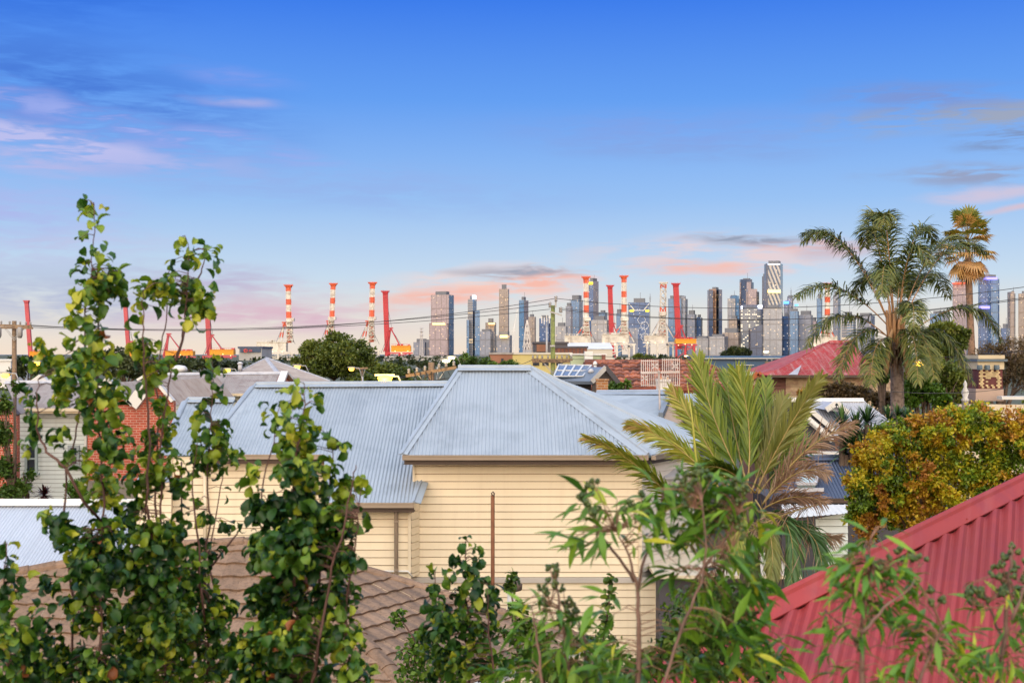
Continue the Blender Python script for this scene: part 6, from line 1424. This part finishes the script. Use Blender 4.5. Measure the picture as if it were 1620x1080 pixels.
pear('broad leafy pear column between the cream walls, second from the right', 5.0,
 [[(478, 1100), (470, 980), (465, 860), (462, 760), (474, 690), (482, 640), (481, 606)], [(455, 1100), (440, 960), (425, 860), (412, 780), (432, 700), (443, 640)], [(500, 1060), (520, 920), (545, 830), (558, 760), (563, 735)], [(495, 1000), (512, 850), (522, 760), (528, 700)], [(545, 1090), (548, 960), (562, 860), (568, 800)]],
 [(470, 612, 9, 12, 5), (489, 616, 5, 8, 2), (462, 636, 12, 16, 9), (501, 628, 6, 10, 4), (496, 648, 6, 11, 4), (445, 634, 6, 8, 3), (428, 650, 7, 11, 5), (423, 683, 5, 12, 3), (451, 668, 18, 24, 24), (478, 670, 12, 18, 14), (466, 703, 34, 26, 66), (500, 682, 7, 12, 5), (520, 690, 8, 9, 6), (540, 704, 7, 13, 6), (525, 735, 7, 13, 6), (513, 757, 13, 15, 12), (470, 742, 42, 28, 90), (405, 745, 12, 18, 12), (402, 762, 10, 10, 5), (418, 800, 28, 26, 46), (475, 800, 42, 36, 120), (545, 775, 14, 28, 26), (568, 760, 9, 14, 9), (574, 815, 7, 13, 5), (538, 825, 28, 28, 66), (470, 865, 62, 42, 230), (415, 870, 22, 34, 40), (540, 880, 28, 28, 60), (455, 935, 56, 42, 200), (530, 945, 36, 40, 90), (412, 950, 18, 34, 34), (460, 1010, 70, 42, 210), (545, 1010, 28, 40, 50), (450, 1070, 84, 30, 200), (560, 1065, 34, 22, 40), (400, 1040, 24, 40, 50)])
pear('small pear top in front of the rusty pole', 6.0,
 [[(744, 1110), (742, 1000), (736, 930), (737, 880), (736, 856)], [(700, 1110), (690, 1000), (688, 940), (689, 900)], [(785, 1110), (772, 1000), (770, 930)]],
 [(734, 858, 8, 8, 5), (749, 863, 5, 9, 4), (720, 880, 9, 13, 6), (751, 884, 7, 12, 5), (733, 896, 9, 12, 8), (745, 908, 10, 16, 12), (717, 910, 9, 12, 6), (689, 903, 8, 7, 4), (701, 900, 4, 4, 1), (690, 930, 9, 14, 7), (738, 940, 24, 24, 34), (762, 918, 7, 8, 4), (775, 930, 10, 14, 8), (676, 955, 8, 12, 5), (695, 962, 16, 22, 18), (778, 965, 12, 22, 14), (722, 990, 38, 32, 80), (765, 1000, 20, 26, 26), (680, 995, 14, 18, 12), (735, 1045, 46, 38, 120), (690, 1050, 26, 30, 40), (785, 1055, 18, 30, 24)])
pear('partial pear shoot cut by the left edge of the view', 5.2, [[(15, 1110), (12, 1000), (8, 930), (10, 860)]],
 [(8, 866, 9, 10, 6), (18, 878, 5, 6, 2), (13, 900, 10, 20, 12), (8, 945, 14, 30, 24), (28, 930, 8, 20, 7), (18, 1000, 24, 38, 46), (40, 1020, 16, 26, 20), (30, 1058, 38, 30, 70)])
# ------------------------------------------------------------------ foreground lance-leaved saplings with seed heads
def capsules(mb, c, n, rad):
    for _ in range(n):
        p = c + rv() * rad * R() ** .4; r = U(.004, .0075)
        lathe(mb, p, [(r * .5, -r), (r, -r * .3), (r * .9, r * .5), (r * .3, r)], 6, R() * .5)
SEED = leafm('seed_head_green', [(0, (.05, .10, .03)), (1, (.22, .24, .06))], .1)
def sapling(label, D, stems, blobs, caps, ls=.13):
    rx = P(stems[0][0][0], stems[0][0][1], D).x
    t = thing('gum_sapling', label, 'sapling', (rx, D, 0), 'lance leaved saplings in the foreground')
    lines = []; m = MB()
    for li, ld in enumerate(stems):
        pts = [P(x, y, D + [0, .1, -.12, .15, -.05][li % 5]) for x, y in ld]; sm = []
        for i in range(len(pts) - 1):
            for k in range(4): sm.append(pts[i].lerp(pts[i + 1], k / 4) + Vector((U(-1, 1), U(-1, 1), 0)) * .003)
        sm.append(pts[-1]); lines.append(sm); n = len(sm); r0 = .0068 if li == 0 else .0036
        tube(m, sm, [.0018 + r0 * (1 - i / (n - 1)) for i in range(n)], 7)
        if li == 0: tube(m, [Vector((rx, D, 0)), Vector((rx, D, 2.5)), pts[0]], [.03, .02, .0095], 8)
    m.build('trunk', surf('sapling_bark', (.22, .13, .10), .8, .3, 20), t, True)
    lf = MB(); tw = MB()
    for (x, y, bx, by, n) in blobs:
        tb = U(-.12, .15)
        for _ in range(int(n * 1.6)):
            v = rv() * (R() ** .4); p = P(x + v.x * bx, y + v.z * by, D + v.y * min(.3, bx / F * D * 1.3)); ng = near(D, lines, p)
            if ng[0] < .14 and R() < .35: tube(tw, [ng[1], ng[1].lerp(p, .5) + Vector((0, 0, .015)), p], [.0022, .0016, .001], 4, cap=False)
            out = p - ng[1]; out.z *= .3; out = out.normalized() if out.length > 1e-3 else rv()
            d = (out * U(.4, 1) + rv() * .5 + Vector((0, 0, U(-.8, .3)))).normalized()
            lance(lf, p, d, (Z + rv() * .7).normalized(), ls * U(.4, 1.15) * (.6 if R() < .3 else 1), min(1, max(0, .42 + tb + U(-.28, .28) + (.35 if R() < .1 else 0))), U(.1, 1.2), U(.07, .13))
    lf.build('foliage', LF['lance'], t, True)
    for (x, y, r, n) in caps:
        cp = MB(); c = P(x, y, D + U(-.1, .1)); rr = r / F * D
        for _ in range(max(2, n // 6)):
            q = c + rv() * rr * .8; tube(tw, [c + Vector((0, 0, -rr)), q], [.0015, .001], 4, cap=False); capsules(cp, q, 6, rr * .28)
        ng = near(D, lines, c); tube(tw, [ng[1], c + Vector((0, 0, -rr))], [.002, .0014], 4, cap=False)
        cp.build('seed_head', SEED, t, True)
    tw.build('twigs', surf('sapling_twig', (.30, .16, .10), .7, .2, 20), t, True)
    return t
sapling('tall sapling with purple brown forked stem and long drooping leaves before the palm', 3.7,
 [[(1008, 1110), (1010, 1000), (1008, 930), (995, 880), (975, 840)], [(1008, 940), (1020, 880), (1040, 840), (1045, 800)], [(1040, 1110), (1075, 1000), (1110, 920), (1118, 850), (1110, 790)], [(1004, 920), (970, 870), (945, 840), (935, 800)], [(1110, 900), (1150, 850), (1170, 810)]],
 [(905, 850, 26, 26, 8), (935, 800, 24, 26, 10), (950, 850, 34, 22, 16), (1000, 810, 46, 26, 24), (1060, 790, 40, 36, 32), (1110, 770, 42, 36, 38), (1150, 800, 42, 46, 50), (1190, 830, 24, 30, 16), (1090, 840, 50, 30, 34), (1020, 850, 36, 20, 14), (1170, 770, 20, 20, 8), (1100, 740, 26, 18, 8), (1150, 880, 50, 24, 30), (1060, 900, 36, 16, 10), (1130, 930, 60, 26, 40), (1190, 930, 30, 30, 28), (1160, 990, 60, 34, 50), (1090, 980, 34, 34, 24), (1190, 1040, 60, 36, 50), (1080, 1050, 50, 34, 40), (960, 960, 26, 30, 8), (980, 1040, 40, 36, 24)],
 [(925, 775, 16, 36), (945, 765, 12, 24), (935, 800, 16, 30), (1010, 800, 24, 30), (1100, 770, 34, 70), (1140, 800, 30, 70), (1170, 780, 26, 50), (1160, 840, 24, 40), (1190, 950, 30, 60), (1150, 960, 30, 60)], .108)
sapling('lower sapling with upright seed heads in front of the brown roof end', 3.9,
 [[(905, 1110), (895, 1020), (885, 960), (880, 900)], [(930, 1110), (925, 1010), (905, 950)], [(860, 1110), (850, 1010), (840, 960)]],
 [(840, 960, 40, 22, 12), (870, 975, 40, 24, 14), (900, 1000, 40, 30, 22), (850, 1040, 44, 40, 34), (925, 1040, 40, 40, 34), (960, 1060, 40, 30, 22), (830, 1000, 24, 20, 8), (800, 1065, 30, 20, 14)],
 [(878, 905, 18, 36), (870, 935, 22, 42), (895, 945, 20, 40), (880, 965, 24, 40), (905, 975, 18, 24)], .11)
sapling('bushy sapling with one upright tip leaf, centred before the red roof', 3.4,
 [[(1363, 1110), (1364, 1010), (1366, 950), (1376, 900), (1378, 850)], [(1363, 1030), (1335, 990), (1310, 970)], [(1366, 1000), (1400, 960), (1440, 930)], [(1366, 970), (1345, 930), (1340, 900)], [(1440, 1110), (1470, 1040), (1490, 990)]],
 [(1378, 848, 8, 22, 3), (1400, 842, 18, 10, 3), (1365, 868, 28, 14, 10), (1340, 895, 30, 22, 20), (1375, 905, 34, 24, 26), (1410, 910, 30, 24, 20), (1450, 930, 30, 22, 16), (1345, 935, 34, 20, 22), (1385, 950, 34, 22, 20), (1320, 990, 34, 22, 14), (1375, 990, 26, 24, 10), (1300, 1020, 20, 22, 6), (1430, 985, 40, 24, 16), (1480, 1000, 36, 26, 26), (1500, 1030, 50, 26, 34), (1440, 1040, 40, 24, 20), (1400, 1066, 40, 20, 18), (1330, 1060, 28, 20, 8), (1525, 1065, 40, 20, 24)],
 [(1395, 885, 18, 24), (1420, 878, 16, 24), (1440, 880, 12, 18), (1455, 885, 12, 20), (1480, 945, 18, 30), (1355, 1020, 12, 18)], .09)
sapling('rightmost sapling with reddish twigs and many seed heads', 3.6,
 [[(1575, 1110), (1590, 1000), (1596, 930), (1600, 880), (1602, 862)], [(1590, 1020), (1565, 960), (1552, 930)], [(1600, 980), (1625, 920)]],
 [(1560, 960, 30, 12, 8), (1600, 950, 24, 24, 12), (1580, 1000, 36, 20, 12), (1560, 1040, 34, 24, 20), (1600, 1050, 30, 30, 22), (1620, 990, 20, 30, 12), (1545, 925, 16, 10, 4)],
 [(1600, 872, 14, 26), (1590, 895, 20, 40), (1612, 900, 20, 40), (1570, 925, 24, 46), (1600, 930, 24, 46), (1548, 945, 20, 36), (1540, 940, 16, 24), (1616, 950, 18, 30)], .088)
# small-leaved creepers and shrubs on and beside the tile roof
def creeper(label, D, stems, blobs, mat='green', sz=.05):
    rx = P(stems[0][0][0], stems[0][0][1], D).x; t = thing('small_leaved_shrub', label, 'shrub', (rx, D, 0)); m = MB()
    for li, s in enumerate(stems):
        q = [P(x, y, D) for x, y in s]; tube(m, ([Vector((rx, D, 0))] if li == 0 else []) + q, ([.02] if li == 0 else []) + [.012 - .009 * i / len(q) for i in range(len(q))], 5)
    m.build('trunk', twig, t, True); m = MB()
    for x, y, bx, by, n in blobs:
        for _ in range(n):
            v = rv() * R() ** .4; p = P(x + v.x * bx, y + v.z * by, D + v.y * bx / F * D); pearleaf(m, p, (rv() + Vector((0, 0, -.2))).normalized(), (Z + rv()).normalized(), sz * U(.6, 1.2), R(), U(.1, 1), .3)
    m.build('foliage', LF[mat], t, True)
creeper('tiny leaved shrub growing over the brown tiles left of the small pear', 11, [[(660, 1090), (655, 1010), (632, 975)], [(655, 1010), (690, 1000)]], [(629, 978, 14, 16, 60), (636, 968, 6, 8, 20), (660, 1010, 22, 12, 60), (650, 1035, 24, 20, 120), (680, 1030, 30, 26, 160), (655, 1065, 34, 20, 160), (700, 1060, 40, 26, 200)], 'bright')
creeper('slender whip of small leaves in front of the capped vent pipe', 9, [[(822, 1090), (818, 1010), (813, 960), (806, 925)]], [(812, 912, 8, 10, 40), (806, 925, 8, 10, 40), (818, 962, 14, 18, 60), (828, 990, 18, 16, 70), (812, 1010, 16, 14, 50), (815, 1050, 20, 26, 90), (795, 1000, 12, 10, 20)], 'green')
creeper('slender whip of small leaves before the cream wall by the forked stem', 9, [[(955, 1090), (956, 1000), (964, 950), (966, 918)]], [(965, 918, 8, 8, 30), (964, 940, 6, 12, 24), (960, 962, 8, 12, 24), (958, 985, 12, 12, 40), (950, 1010, 24, 14, 70)], 'green')
creeper('dark small leaved bush at the bottom between the two pears and saplings', 8, [[(860, 1095), (858, 1040), (856, 1000)]], [(855, 1010, 22, 14, 90), (850, 1035, 34, 18, 180), (915, 1020, 24, 16, 90), (880, 1060, 60, 22, 300), (960, 1030, 40, 24, 160), (1010, 1060, 50, 26, 240), (930, 1070, 60, 20, 260)], 'green')
creeper('dense leafy bush low in front of the red roof\'s left end', 7, [[(1130, 1095), (1120, 1010), (1110, 970)]], [(1110, 975, 34, 24, 200), (1150, 1000, 40, 26, 240), (1080, 1010, 40, 26, 220), (1120, 1050, 70, 30, 420), (1050, 1040, 40, 30, 200), (1200, 1050, 40, 30, 240)], 'green')
creeper('dense green bush filling the corner between palm base and cream house', 13, [[(1150, 1000), (1140, 930), (1130, 900)]], [(1130, 930, 40, 24, 300), (1090, 945, 36, 20, 220), (1170, 960, 50, 24, 320), (1210, 940, 30, 24, 200), (1070, 970, 30, 22, 160)], 'green')
